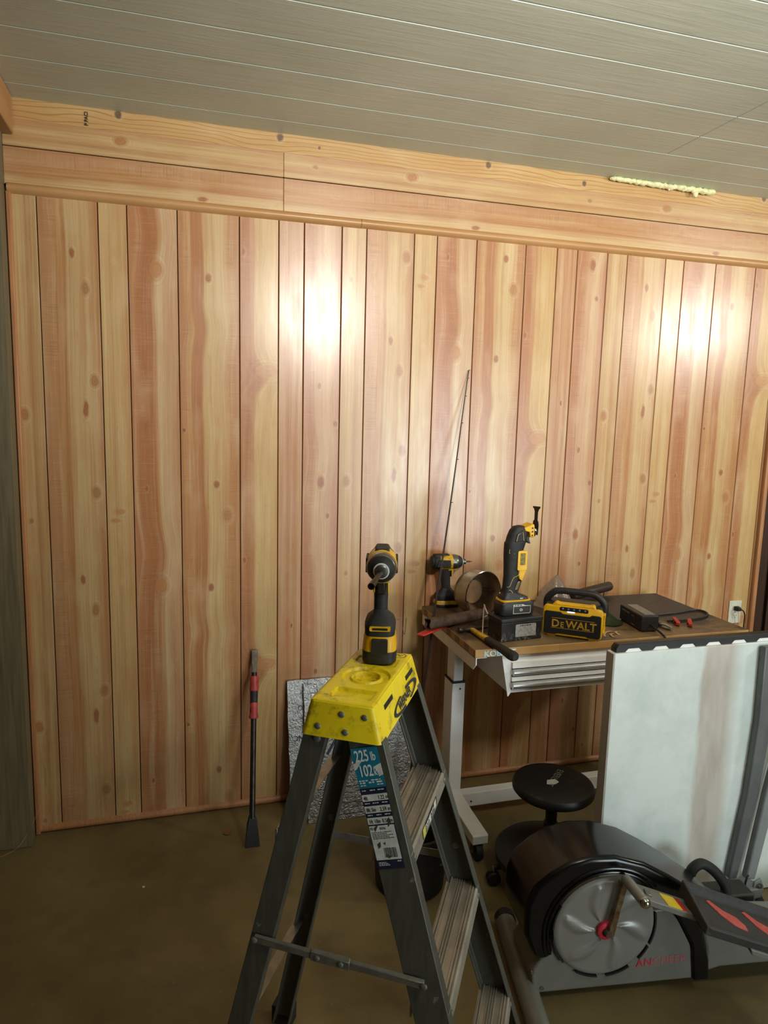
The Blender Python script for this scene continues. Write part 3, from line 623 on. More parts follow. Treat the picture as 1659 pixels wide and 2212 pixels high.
nz = t.new('ShaderNodeSeparateXYZ'); geo = t.new('ShaderNodeNewGeometry'); t.put(nz.inputs[0], geo.outputs['Normal']); top = t.step(nz.outputs[2], .6, .9)
dark = t.math('ADD', t.step(by, -.56, -.34), t.math('MULTIPLY', t.math('SUBTRACT', n1, .5), 2.6), clamp=True)
dirt = t.math('MULTIPLY', t.math('MULTIPLY', dark, top), t.step(bx, -.05, .75, .35, .97))
dirt = t.math('ADD', dirt, t.math('MULTIPLY', top, t.step(n1, .3, .7, .25, .6)), clamp=True)
c = t.mix(t.math('MULTIPLY', top, .55), c, hexc('#77684e'))
c = t.mix(dirt, c, t.mix(t.step(n2, .62, .7), hexc('#2a221a'), hexc('#6b5c48')))
M_['bench'] = t.fin(c, .5)
bench = thing('workbench', 'white height-adjustable workbench with a stained wooden top against the panelled wall', 'workbench', (1.488, 0, 0))
BW = 1.203
MB().span(0, BW, -.645, -.055, ZT-.031, ZT).build('worktop', M_['bench'], bench, bevel=.003)
text('worktop_lettering', [('KOBALT', .034, ZT-.0272, .030, 1.10, .022)], M_['tealink'] if 'tealink' in M_ else M_['teal'], bench, basis((0, -.6455, 0), (1, 0, 0), (0, 0, 1), (0, -1, 0)), .0008)
def leg_set(s, x):   # s=+1 left end, -1 right end (mirrored about the bench centre)
    X = lambda a: a if s > 0 else BW - a
    def sp_(mb, x0, x1, *r): a, b = sorted((X(x0), X(x1))); return mb.span(a, b, *r)
    rl = MB(); rl.prism([(-.645, ZT-.031), (-.645, ZT-.058), (-.62, ZT-.082), (-.06, ZT-.082), (-.06, ZT-.031)], X(.004), X(.008), 'x')
    sp_(rl, .004, .05, -.64, -.06, ZT-.035, ZT-.031); rl.build('side_rail', M_['white'], bench, bevel=.001, seg=1)
    lg = sp_(MB(), .058, .100, -.314, -.238, .45, ZT-.034).build('leg', M_['white'], bench, bevel=.003)
    sl = sp_(MB(), .051, .107, -.322, -.230, .10, .62).build('leg_sleeve', M_['white'], lg, bevel=.003)
    sp_(MB(), .0505, .1075, -.3225, -.2295, .614, .6215).build('sleeve_cap', M_['rubber'], lg)
    MB().lathe([(.004, 0), (.004, .002)], (X(.085), -.322, .59), (0, -1, 0), 10).build('screw', M_['ink'], lg)
    ft = MB(); ft.prism([(-.605, .078), (-.605, .112), (-.600, .116), (-.44, .122), (-.33, .135), (-.05, .135), (-.03, .122), (-.03, .085), (-.05, .08)], X(.044), X(.108), 'x'); ft.build('foot', M_['white'], bench, bevel=.006, seg=3)
    for y in (-.565, -.075):
        c_ = MB().lathe([(.010, -.014), (.034, -.013), (.036, -.009), (.036, .009), (.034, .013), (.010, .014)], (X(.076), y-.012, .036), (1, 0, 0), 24).build('caster', M_['rubber'], bench)
        f_ = MB(); 
        for k in (-.018, .018): f_.prism([(y-.022, .028), (y-.004, .028), (y+.016, .074), (y-.02, .074)], X(.076)+k-.0015, X(.076)+k+.0015, 'x')
        f_.span(X(.076)-.02, X(.076)+.02, y-.022, y+.02, .073, .079).build('caster_fork', M_['darksteel'], c_)
        MB().lathe([(.006, -.021), (.006, .021)], (X(.076), y-.012, .036), (1, 0, 0), 12).build('axle', M_['chrome'], c_)
leg_set(1, 0); leg_set(-1, 0)
MB().span(.107, BW-.107, -.315, -.27, .055, .115).build('crossbeam', M_['white'], bench, bevel=.002)
for k in (.16, BW-.16): MB().lathe([(.004, 0), (.004, .002)], (k, -.315, .078), (0, -1, 0), 10).build('screw', M_['ink'], bench)
# drawer unit under the top
cb = MB(); cb.prism([(.150, .672), (.154, .672), (.172, .700), (BW-.172, .700), (BW-.154, .672), (BW-.150, .672), (BW-.120, ZT-.032), (.118, ZT-.032)], -.618, -.614, 'y')
cb.span(.155, BW-.155, -.614, -.12, .684, ZT-.033); cb.build('drawer_cabinet', M_['white'], bench, bevel=.001, seg=1)
for zb, zt_ in ((.752, .806), (.702, .750)):
    d = MB().span(.160, BW-.160, -.628, -.617, zb+.031, zt_).span(.160, BW-.160, -.622, -.617, zb, zb+.031).build('drawer', M_['white'], bench, bevel=.001, seg=1)
    MB().lathe([(.0125, .162), (.0125, BW-.162)], (0, -.629, zb+.016), (1, 0, 0), 24).build('drawer_handle', M_['brushed'], d)
    MB().span(.160, BW-.160, -.6245, -.6215, zb-.001, zb+.006).span(.160, BW-.160, -.6245, -.6215, zb+.0262, zb+.0305).build('handle_shade_strip', M_['ink'], d, smooth=False)  # black strips painting in the shade below and above the handle

# ------------------------------------------------------------------ things on the bench
# steel bowl lying on its side
pot = thing('steel_bowl', 'dull steel bowl tipped on its side showing its rusty inside', 'bowl', (1.677, -.272, ZT))
ax = Vector((.33, -.945, .0)).normalized(); R = .098
oc = Vector((0, 0, R+.001)) - ax*.02
po = [(.040, -.085), (.062, -.081), (.082, -.066), (.0935, -.035), (.0970, .018), (.0985, .024)]; pi_ = [(.096, .024), (.0945, .018), (.0905, -.035), (.079, -.062), (.060, -.076), (.02, -.079)]
M_['bowl'] = pm('tarnished_steel', '#a49c8c', '#7d7362', 14, .3, .7)
M_['bowlin'] = pm('rusty_bowl_inside', '#8d6c48', '#654c34', 18, .7, .1)
bo = MB().lathe(po + pi_[:1], oc, ax, 40, (True, False)).build('bowl_shell', M_['bowl'], pot)
MB().lathe(pi_, oc, ax, 40, (False, True)).build('bowl_inside', M_['bowlin'], pot)
MB().tube([oc + ax*.024 + Matrix.Rotation(2*PI*k/40, 3, ax) @ (ax.orthogonal().normalized()*.0975) for k in range(41)], .0028, 8).build('rim', M_['chrome'], pot)
bk = MB().lathe([(.048, -.076), (.052, -.05), (.050, -.035), (.0, -.030)], oc, ax, 24).build('inner_disc', M_['bowlin'], pot)
u_ = ax.orthogonal().normalized()
for a_ in (.3, 2.4, 4.4):
    d_ = Matrix.Rotation(a_, 3, ax) @ u_; MB().tube([oc + ax*-.045 + d_*.045, oc + ax*-.02 + d_*.070, oc + ax*.0 + d_*.090], .006, 8).build('bracket', M_['rust'], pot)
# rusted pipe, red strip, second dark tube
pd = Vector((.300, .092, .002)).normalized(); po_ = Vector((1.383, -.424, ZT+.0365))
pp = thing('rusted_pipe', 'rusted steel pipe sticking out over the left end of the bench', 'pipe', (0, 0, 0)); pp.location = po_
tb = MB(); n = 22; ro, ri, Ln = .0225, .0185, .270
pu = Vector((0, 0, 1)); pv = pd.cross(pu).normalized(); rings = []
for rr, h in ((ri, Ln), (ro, Ln), (ro, .0), (ri, .0)):
    rings.append([pd*(h + (.006*math.sin(3*2*PI*k/n) if h == 0 else 0)) + (pu*math.cos(2*PI*k/n) + pv*math.sin(2*PI*k/n))*rr for k in range(n)])
tb.loft(rings, closed=True); tb.build('pipe_wall', M_['rust'], pp)
rs = MB(); rs.loft([[Vector((1.330, -.448, ZT+.0025)), Vector((1.352, -.470, ZT+.0025)), Vector((1.352, -.470, ZT+.008)), Vector((1.330, -.448, ZT+.008))],
    [Vector((1.47, -.33, ZT+.0015)), Vector((1.50, -.365, ZT+.0015)), Vector((1.50, -.365, ZT+.011)), Vector((1.47, -.33, ZT+.011))],
    [Vector((1.575, -.235, ZT+.001)), Vector((1.625, -.285, ZT+.001)), Vector((1.625, -.285, ZT+.012)), Vector((1.575, -.235, ZT+.012))]])
tag(rs.build('plastic_strip', M_['red'], None, bevel=.002), 'flat red plastic strip lying under the rusted pipe', 'strip')
M_['browntube'] = pm('dark_brown_tube', '#3c2c22', '#2c2018', 20, .5)
tag(MB().lathe([(.012, 0), (.021, .003), (.0225, .012), (.0225, .235), (.020, .243), (.012, .246)], (2.20, -.105, ZT+.0235), (.95, .22, .09), 20).build('dark_tube', M_['browntube']), 'dark brown tube lying behind the yellow speaker', 'tube')
# lead-acid battery with the multi-tool standing on it
br = math.radians(6)
la = thing('lead_acid_battery', 'square black battery with a silver label at the front of the bench', 'battery', (1.698, -.535, ZT), br)
t = NT('dusty_black_case'); v = t.obj(); sp = t.new('ShaderNodeSeparateXYZ'); t.put(sp.inputs[0], v)
c = t.mix(t.math('MULTIPLY', t.step(t.noise(t.obj((1, 1, .4)), 120, 4, .7), .5, .62), t.step(sp.outputs[2], .045, .0)), hexc('#141312'), hexc('#6d665c')); M_['dustycase'] = t.fin(c, .4)
MB().span(-.090, .090, -.045, .050, 0, .074).build('battery_case', M_['dustycase'], la, bevel=.003)
MB().span(-.093, .093, -.048, .053, .073, .089).build('battery_lid', M_['blackplastic'], la, bevel=.004)
M_['silverlabel'] = pm('silver_label', '#b5b3ac', '#8d8b84', 90, .4, .3)
MB().prism(rrect(-.028, .062, .016, .064, .005), -.0460, -.0452, 'y').build('battery_label', M_['silverlabel'], la, smooth=False)
fine_print('label_print', [(-.010, .0570, .050, .0032)], 'ink', la, basis((0, -.0463, 0), (1, 0, 0), (0, 0, 1), (0, -1, 0)))
M_['wirewhite'] = pm('grey_pink_wire', '#b39a90', '#97827a', 40, .5)
tag(MB().tube(spline([(1.592, -.512, ZT+.090), (1.586, -.500, ZT+.108), (1.598, -.464, ZT+.112), (1.608, -.440, ZT+.095), (1.600, -.455, ZT+.045), (1.584, -.490, ZT+.012), (1.580, -.492, ZT+.004)], 6), .0028, 8).build('battery_wire', M_['wirewhite']), 'thin pale wire looped behind the square black battery', 'wire')
mt = thing('oscillating_tool', 'yellow and black oscillating multi-tool standing upright on the square battery', 'multi-tool', (1.694, -.520, ZT+.0895), math.radians(3)); mt.scale = (1.03, .97, .865)
sq = lambda cx, rx, ry, z, e=.6, n=24: [Vector((cx+rx*math.copysign(abs(math.cos(2*PI*i/n))**e, math.cos(2*PI*i/n)), ry*math.copysign(abs(math.sin(2*PI*i/n))**e, math.sin(2*PI*i/n)), z)) for i in range(n)]
pk = MB().loft([sq(0, .066, .036, 0, .35), sq(0, .070, .039, .006, .35), sq(0, .070, .039, .052, .35), sq(0, .060, .035, .064, .35)]).build('battery_pack', M_['blackplastic'], mt, bevel=.001)
FM = basis((0, -.0392, 0), (1, 0, 0), (0, 0, 1), (0, -1, 0))
pl = lambda nm, poly, m, par, h=.0006, M=FM: MB().loft([[M @ Vector((x, y, k)) for x, y in poly] for k in (0, h)]).build(nm, M_[m], par, smooth=False)
pl('pack_label', [(-.022, .010), (.046, .010), (.050, .014), (.050, .044), (.026, .046), (.018, .051), (-.022, .051)], 'paper', pk)
pl('pack_label_inset', [(-.020, .012), (.045, .012), (.0485, .015), (.0485, .0425), (.025, .0425), (.017, .0425), (-.020, .0425)], 'darklabel', pk, .0009) if 'darklabel' in M_ else None
fine_print('pack_print', [(-.017, .0455, .030, .0036), (-.016, .030, .012, .003), (-.016, .022, .014, .003), (.028, .034, .015, .003), (.026, .018, .018, .0024)], 'ink', pk, FM @ Matrix.Translation((0, 0, .0012)))
MB().lathe([(.006, 0), (.006, .0004), (.003, .0004), (.003, 0)], (.010, -.0402, .027), (0, -1, 0), 20, (False, False)).build('gauge_ring', M_['paper'], pk)
MB().loft([sq(-.004, .058, .034, .058, .4), sq(-.004, .062, .036, .064, .4), sq(-.004, .060, .036, .070, .4)]).build('foot_band', M_['yellow'], mt)
MB().loft([sq(-.004, .056, .034, .066, .4), sq(-.006, .054, .033, .078, .5), sq(-.016, .036, .028, .090, .6), sq(-.022, .026, .024, .10, .8)]).build('foot', M_['blackplastic'], mt)
pl('foot_label', [(.006, .0745), (.018, .0745), (.018, .0785), (.006, .0785)], 'paper', mt, .001, basis((0, -.0345, 0), (1, 0, 0), (0, 0, 1), (0, -1, 0)))
body = [( -.022, .028, .023, .098), (-.020, .028, .023, .13), (-.016, .030, .024, .17), (-.018, .029, .025, .215), (-.016, .033, .027, .255), (-.012, .037, .030, .290), (-.008, .040, .031, .318), (-.004, .040, .031, .322), (-.002, .037, .030, .345), (.004, .034, .028, .372), (.006, .024, .022, .388), (.006, .008, .01, .393)]
MB().loft([sq(cx, rx, ry, z, .85) for cx, rx, ry, z in body]).build('tool_body', M_['rubber'], mt)
SM = lambda y: basis((0, y, 0), (1, 0, 0), (0, 0, 1), (0, -1, 0))
pl('side_plate', rrect(-.008, .030, .200, .286, .006), 'yellow', mt, .010, SM(-.020))
pl('side_plate_label', rrect(.002, .022, .224, .276, .002), 'dullolive', mt, .0112, SM(-.020)) if 'dullolive' in M_ else None
MB().prism([(.000, .207), (.030, .207), (.030, .190), (.022, .168), (.016, .150), (.004, .160), (.000, .178)], -.027, .0, 'y').build('trigger_guard', M_['yellow'], mt, bevel=.003)
MB().prism([(.026, .245), (.034, .240), (.034, .196), (.028, .180), (.026, .152), (.020, .150), (.022, .185), (.027, .205)], -.012, .012, 'y').build('trigger', M_['blackplastic'], mt, bevel=.003)
MB().prism([(.012, .152), (.022, .150), (.006, .095), (-.008, .095)], -.018, .018, 'y').build('grip_spine', M_['blackplastic'], mt, bevel=.005)
for pts in ([(.000, -.0255, .238), (-.006, -.026, .225), (-.004, -.026, .21), (.002, -.0265, .198), (.004, -.027, .190), (-.004, -.026, .176), (-.018, -.024, .168), (-.026, -.0235, .150), (-.033, -.022, .128), (-.041, -.016, .126)],
            [(-.041, -.016, .112), (-.03, -.0225, .112), (-.022, -.0238, .104), (-.021, -.0238, .096)]):
    MB().tube(spline(pts, 5), .0012, 6).build('accent_line', M_['sandline'], mt)
MB().tube([(-.040, -.0215, .292), (-.022, -.0275, .290), (-.022, -.0275, .274), (-.040, -.021, .276), (-.040, -.0215, .292)], .0012, 6).build('accent_line', M_['sandline'], mt)
MB().tube([(-.020, -.0335, .330), (-.014, -.0335, .358), (.004, -.0335, .370), (.010, -.0335, .332)], .0012, 6).build('accent_line', M_['sandline'], mt)
MB().tube([(.000, -.0235, .146), (.006, -.0235, .150), (-.002, -.0225, .116), (-.008, -.0225, .114), (.000, -.0235, .146)], .0012, 6).build('accent_line', M_['sandline'], mt)
MB().prism([(.014, .386), (.052, .402), (.056, .392), (.056, .345), (.040, .343), (.036, .366), (.018, .372)], -.027, .027, 'y').build('head_cover', M_['yellow'], mt, bevel=.003)
for k in (.352, .368, .384): MB().span(.044, .050, -.0276, -.026, k-.0035, k+.0035).build('vent', M_['ink'], mt, smooth=False)
MB().lathe([(.026, .052), (.027, .062), (.025, .066), (.014, .067), (.012, .080)], (0, 0, .372), (1, 0, -.12), 28).build('head_ring', M_['chrome'], mt)
bl = MB(); bl.prism([(-.018, .350), (.018, .350), (.021, .392), (.018, .408), (.011, .414), (.011, .450), (.016, .460), (.026, .467), (.026, .472), (-.026, .477), (-.026, .470), (-.016, .461), (-.011, .450), (-.011, .414), (-.018, .408), (-.021, .392)], .073, .0755, 'x'); bl.build('blade', M_['darksteel2'], mt, bevel=.0006, seg=1)
MB().prism([(.030, .345), (.046, .345), (.046, .330), (.052, .312), (.046, .312), (.036, .322)], -.010, .010, 'y').build('lever', M_['blackplastic'], mt, bevel=.002)
MB().prism([(-.024, .326), (-.016, .362), (.006, .376), (.012, .330)], -.0325, -.028, 'y').build('hand_pad', M_['rubber'], mt, bevel=.003)
# speaker
sr = math.radians(-37.5)
rd = thing('jobsite_speaker', 'yellow and black portable speaker with a carry handle', 'speaker', (1.818, -.528, ZT), sr)
SW, SH, SD = .222, .128, .125
MB().loft([[Vector((x, y, z)) for x, z in rrect(.004+i, SW-.004-i, .004+i*.6, SH-i, .016)] for y, i in ((.004, .004), (.012, 0), (SD-.02, 0), (SD, .010))]).build('case', M_['blackplastic'], rd)
MB().loft([[Vector((x, y, z)) for x, z in rrect(.000+i, SW-i, .006+i, SH-.004-i, .018)] for y, i in ((-.008, .004), (-.004, 0), (.012, 0))]).build('front_frame', M_['yellow'], rd)
MB().loft([[Vector((x, y, z)) for x, z in ((.006, .018), (.012, .012), (.05, .012), (.058, .016), (SW-.058, .016), (SW-.05, .012), (SW-.012, .012), (SW-.006, .018), (SW-.006, .096), (SW-.012, .101), (SW-.04, .101), (SW-.05, .094), (.075, .094), (.065, .101), (.012, .101), (.006, .096))] for y in (-.0115, -.004)]).build('grille', M_['grille'], rd, bevel=.002)
SF = basis((0, -.0118, 0), (1, 0, 0), (0, 0, 1), (0, -1, 0))
text('logo_lettering', [('D', .034, .042, .041, 1.0, .022), ('E', .067, .042, .030, .95, .02), ('WALT', .088, .042, .041, .98, .022)], M_['goldink'], rd, SF, .0005)
for zz in (.037, .0755): pl('logo_rule', [(.034, zz), (.192, zz), (.192, zz+.0016), (.034, zz+.0016)], 'goldink', rd, .0006, SF)
MB().loft([[Vector((x, y, z)) for x, z in rrect(.062, .168, .106, .121, .006)] for y in (-.0105, -.002)]).build('control_strip', M_['ink'], rd, bevel=.001)
for k in range(5): MB().lathe([(.0036, 0), (.0030, .001)], (.074+k*.0205, -.0105, .1150), (0, -1, 0), 12).build('button', M_['buttonink'], rd)
me_ = bpy.data.materials.new('blue_led'); me_.use_nodes = True; b_ = me_.node_tree.nodes['Principled BSDF']; b_.inputs['Emission Color'].default_value = (.25, .3, 1, 1); b_.inputs['Emission Strength'].default_value = 6; M_['led'] = me_
MB().loft([[Vector((x, y, z)) for x, z in rrect(.090, .118, .1020, .1055, .0015)] for y in (-.0112, -.004)]).build('led_bar', M_['led'], rd, smooth=False)
MB().prism([(.030, SH-.006), (.045, SH+.009), (.060, SH+.005), (SW-.055, SH+.005), (SW-.036, SH+.009), (SW-.026, SH-.006)], -.004, .028, 'y').build('top_rail', M_['yellow'], rd, bevel=.004)
MB().tube(spline([(.006, .060, .085), (.004, .060, SH), (.026, .056, SH+.030), (.056, .055, SH+.040), (SW-.056, .055, SH+.040), (SW-.026, .056, SH+.030), (SW-.002, .060, SH), (SW-.002, .060, .085)], 6), .0135, 10).build('carry_handle', M_['blackplastic'], rd)
MB().loft([[Vector((x, y, z)) for y, z in ((.014, .030), (.080, .030), (.086, .040), (.086, .094), (.078, .102), (.014, .102), (.022, .090), (.022, .042))] for x in (SW-.010, SW+.006)]).build('side_guard', M_['yellow'], rd, bevel=.004)
MB().loft([[Vector((x, y, z)) for y, z in rrect(.034, .070, .046, .086, .006)] for x in (SW-.004, SW+.0068)]).build('side_panel', M_['blackplastic'], rd, bevel=.002)
for x in (.02, SW-.05): MB().span(x, x+.03, .0, .02, 0, .008).build('foot', M_['yellow'], rd, bevel=.002)
for x in (.02, SW-.05): MB().span(x, x+.03, SD-.03, SD-.01, 0, .008).build('foot', M_['rubber'], rd, bevel=.002)
# charger
cr = math.radians(-98)
ch = thing('battery_charger', 'black box charger with a grey top plate near the bench front', 'charger', (2.247, -.405, ZT), cr)
MB().span(0, .182, 0, .074, .003, .066).build('charger_case', M_['blackplastic'], ch, bevel=.004)
MB().span(.016, .166, .022, .066, .0655, .0672).build('top_plate', M_['greyplate'], ch, bevel=.0005)
for x in (.01, .15): MB().span(x, x+.02, .005, .069, 0, .004).build('foot', M_['rubber'], ch)
CF = basis((0, -.0004, 0), (1, 0, 0), (0, 0, 1), (0, -1, 0))
pl('name_plate', [(.018, .046), (.082, .046), (.082, .054), (.018, .054)], 'greyplate', ch, .0006, CF)
for x in (.035, .118): MB().lathe([(.009, 0), (.009, .0012), (.006, .0014)], (x, 0, .030), (0, -1, 0), 14).build('dial', M_['rubber'], ch)
fine_print('charger_print', [(.100, .012, .030, .004), (.100, .046, .024, .003)], 'buttonink', ch, CF @ Matrix.Translation((0, 0, .0008)))
# clamps: two jaws and a pin each
def clamp(label, loc, rz, m, ln):
    r = thing('battery_clamp', label, 'clamp', loc, math.radians(rz), 'battery clamps')
    for sz in (1, -1):
        MB().loft([[Vector((0, -.008, .0095+sz*.002)), Vector((0, .008, .0095+sz*.002)), Vector((0, .008, .0095+sz*.007)), Vector((0, -.008, .0095+sz*.007))],
                   [Vector((ln*.55, -.009, .0095+sz*.004)), Vector((ln*.55, .009, .0095+sz*.004)), Vector((ln*.55, .009, .0095+sz*.009)), Vector((ln*.55, -.009, .0095+sz*.009))],
                   [Vector((ln, -.007, .0095+sz*.001)), Vector((ln, .007, .0095+sz*.001)), Vector((ln, .007, .0095+sz*.005)), Vector((ln, -.007, .0095+sz*.005))]]).build('jaw', M_['bar'] if m == 'grey' else M_['red'], r, bevel=.001)
        MB().loft([[Vector((x, -w, .0095+sz*a)), Vector((x, w, .0095+sz*a)), Vector((x, w, .0095+sz*b)), Vector((x, -w, .0095+sz*b))] for x, w, a, b in ((-.045, .007, .005, .009), (-.02, .0085, .0045, .0095), (.006, .0085, .002, .0085))]).build('grip', M_['blackplastic'] if m == 'grey' else M_['red'], r, bevel=.0015)
    MB().lathe([(.004, -.010), (.004, .010)], (.004, 0, .0095), (0, 1, 0), 10).build('pin', M_['darksteel'], r)
clamp('grey-jawed battery clamp with black grips beside the black charger', (2.345, -.535, ZT), -75, 'grey', .060)
clamp('left one of the two red battery clamps on the bench', (2.440, -.520, ZT), -115, 'red', .034)
clamp('right one of the two red battery clamps on the bench', (2.485, -.545, ZT), -125, 'red', .034)
# cords
tag(MB().tube(spline([(2.262, -.590, ZT+.030), (2.268, -.615, ZT+.020), (2.277, -.646, ZT+.006), (2.284, -.658, ZT-.010), (2.288, -.660, ZT-.05), (2.290, -.655, ZT-.16)], 8), .0042, 8).build('charger_lead', M_['blackplastic']), 'black lead hanging over the front edge of the workbench', 'cable')
tag(MB().tube(spline([(2.300, -.46, ZT+.02), (2.325, -.44, ZT+.006), (2.44, -.40, ZT+.005), (2.56, -.385, ZT+.005), (2.66, -.365, ZT+.005), (2.685, -.39, ZT+.005), (2.672, -.43, ZT+.005), (2.62, -.47, ZT+.005), (2.52, -.49, ZT+.005), (2.42, -.49, ZT+.005)], 8), .0040, 8).build('clamp_lead', M_['blackplastic']), 'black cable looped across the dark end of the bench top', 'cable')
# cloth, mat scraps, shavings, bag, hammer, small green box
def drape(name, pts_fn, nu, nv, m, label, cat, th=.002):
    vs = [pts_fn(i/nu, j/nv) for i in range(nu+1) for j in range(nv+1)]
    o = MB().add(vs, [(i*(nv+1)+j, (i+1)*(nv+1)+j, (i+1)*(nv+1)+j+1, i*(nv+1)+j+1) for i in range(nu) for j in range(nv)]).build(name, M_[m], angle=80)
    s = o.modifiers.new('thick', 'SOLIDIFY'); s.thickness = th; s.offset = 1; return tag(o, label, cat)
def cl(u, v):
    x = 2.075+.135*u+.03*v; y = -.49+.25*v; e = 16*u*(1-u)*v*(1-v)
    return (x + .012*math.sin(9*v), y + .010*math.sin(7*u), ZT+.002 + e*(.030+.016*math.sin(11*u+3)*math.cos(8*v)) + .004*(1+math.sin(17*u+9*v))*e)
drape('green_cloth', cl, 24, 26, 'greencloth', 'dark green cloth crumpled between the speaker and the charger', 'cloth')
def bg(u, v):
    a = u*2*PI; r = .075*(1-v)**.8*(1+.12*math.sin(5*a)+.06*math.sin(9*a+2)); return (2.075+r*1.15*math.cos(a)+.02*v, -.17+r*.8*math.sin(a)+.03*v, ZT+.001+.135*v**.85)
t = NT('clear_plastic_film'); t.b.inputs['Transmission Weight'].default_value = .8; t.b.inputs['Alpha'].default_value = .55
t.bump(t.noise(t.obj(), 60, 3), .6, .004); M_['film'] = t.fin(t.mix(t.noise(t.obj(), 30, 2), hexc('#cdc3b8'), hexc('#b8a898')), .18)
drape('plastic_bag', bg, 36, 12, 'film', 'crumpled clear plastic bag standing behind the speaker', 'bag', .0004)
for i, (x, y, a, ln) in enumerate(((2.045, -.605, 38, .085), (2.075, -.620, 52, .05), (2.115, -.598, 58, .045))):
    ang = math.radians(a); d = Vector((math.cos(ang), math.sin(ang), 0)); nrm = Vector((-d.y, d.x, 0))
    pts = [Vector((x, y, ZT+.0008)) + d*(ln*k/8) + nrm*(.012*math.sin(PI*k/8)) + Vector((0, 0, .003*math.sin(PI*k/8))) for k in range(9)]
    lb = ('longest pale wood shaving in front of the speaker', 'middle one of the three pale wood shavings', 'pale wood shaving nearest to the charger')[i]
    tag(MB().loft([[p - nrm*.005, p + nrm*.005, p + nrm*.005 + Vector((0, 0, .001)), p - nrm*.005 + Vector((0, 0, .001))] for p in pts]).build('wood_shaving', M_['shaving']), lb, 'shaving', 'wood shavings on the bench')
hm = thing('hammer', 'hammer with yellow and black handle hanging over the bench front edge', 'hammer', (1.555, -.46, ZT+.013), math.radians(-86.5))
gp = lambda rows: [sq_(x, ry, rz, z) for x, ry, rz, z in rows]
def sq_(x, ry, rz, z, n=16, e=.7): return [Vector((x, ry*math.copysign(abs(math.cos(2*PI*i/n))**e, math.cos(2*PI*i/n)), z+rz*math.copysign(abs(math.sin(2*PI*i/n))**e, math.sin(2*PI*i/n)))) for i in range(n)]
MB().loft(gp([(-.01, .010, .008, 0), (.06, .011, .009, .000), (.13, .013, .011, .001), (.15, .0135, .0115, .001)])).build('shaft', M_['yellowdirty'], hm)
MB().loft(gp([(.125, .0150, .0120, .001), (.15, .0165, .0130, .001), (.21, .0150, .0125, .002), (.27, .0165, .0140, .002), (.300, .0195, .0155, .002), (.318, .0180, .0150, .002), (.326, .010, .009, .002)])).build('handle_grip', M_['rubber'], hm)
MB().lathe([(.004, -.055), (.0105, -.053), (.0125, -.045), (.0115, -.036), (.0085, -.028), (.0115, -.014), (.0120, .014), (.008, .03), (.006, .05), (.003, .075)], (-.012, 0, .0005), (0, 1, 0), 16).build('hammer_head', M_['darksteel'], hm)
tag(MB().span(1.785, 1.845, -.235, -.20, ZT, ZT+.105).build('green_box', M_['greenbox'], bevel=.003), 'small dark green box behind the multi-tool', 'box')
# wall socket and plug
ol = thing('wall_outlet', 'white double wall socket above the right end of the bench', 'outlet', (3.222, 0, .733))
MB().span(-.038, .038, -.0055, .0, -.060, .060).build('cover_plate', M_['ivory'], ol, bevel=.002)
for zc in (.021, -.021):
    fc = MB().prism(rrect(-.0165, .0165, zc-.0135, zc+.0135, .008), -.0085, -.004, 'y').build('socket_face', M_['ivory'], ol, bevel=.0008)
    for sx_ in (-.0065, .0065): MB().span(sx_-.0011, sx_+.0011, -.0089, -.0080, zc-.001, zc+.007).build('slot', M_['ink'], fc, smooth=False)
    MB().lathe([(.0026, 0), (.0026, .0006)], (0, -.0084, zc-.0075), (0, -1, 0), 10).build('slot', M_['ink'], fc, smooth=False)
MB().lathe([(.003, 0), (.003, .001)], (0, -.0055, 0), (0, -1, 0), 10).build('screw', M_['zinc'], ol)
pc = thing('power_cord', 'black plug and hanging cord in the white wall socket', 'cord', (3.222, -.009, .754))
MB().loft([[Vector((x, y, z)) for x, z in rrect(-w, w, -h, h, .005)] for y, w, h in ((-.002, .014, .012), (-.018, .013, .011), (-.03, .009, .008))]).build('plug', M_['blackplastic'], pc, bevel=.001)
MB().tube(spline([(.002, -.028, 0), (.012, -.038, -.004), (.026, -.036, -.03), (.034, -.028, -.08), (.040, -.022, -.14), (.050, -.018, -.3), (.050, -.012, -.74)], 7), .0035, 8).build('cord', M_['browncord'], pc)

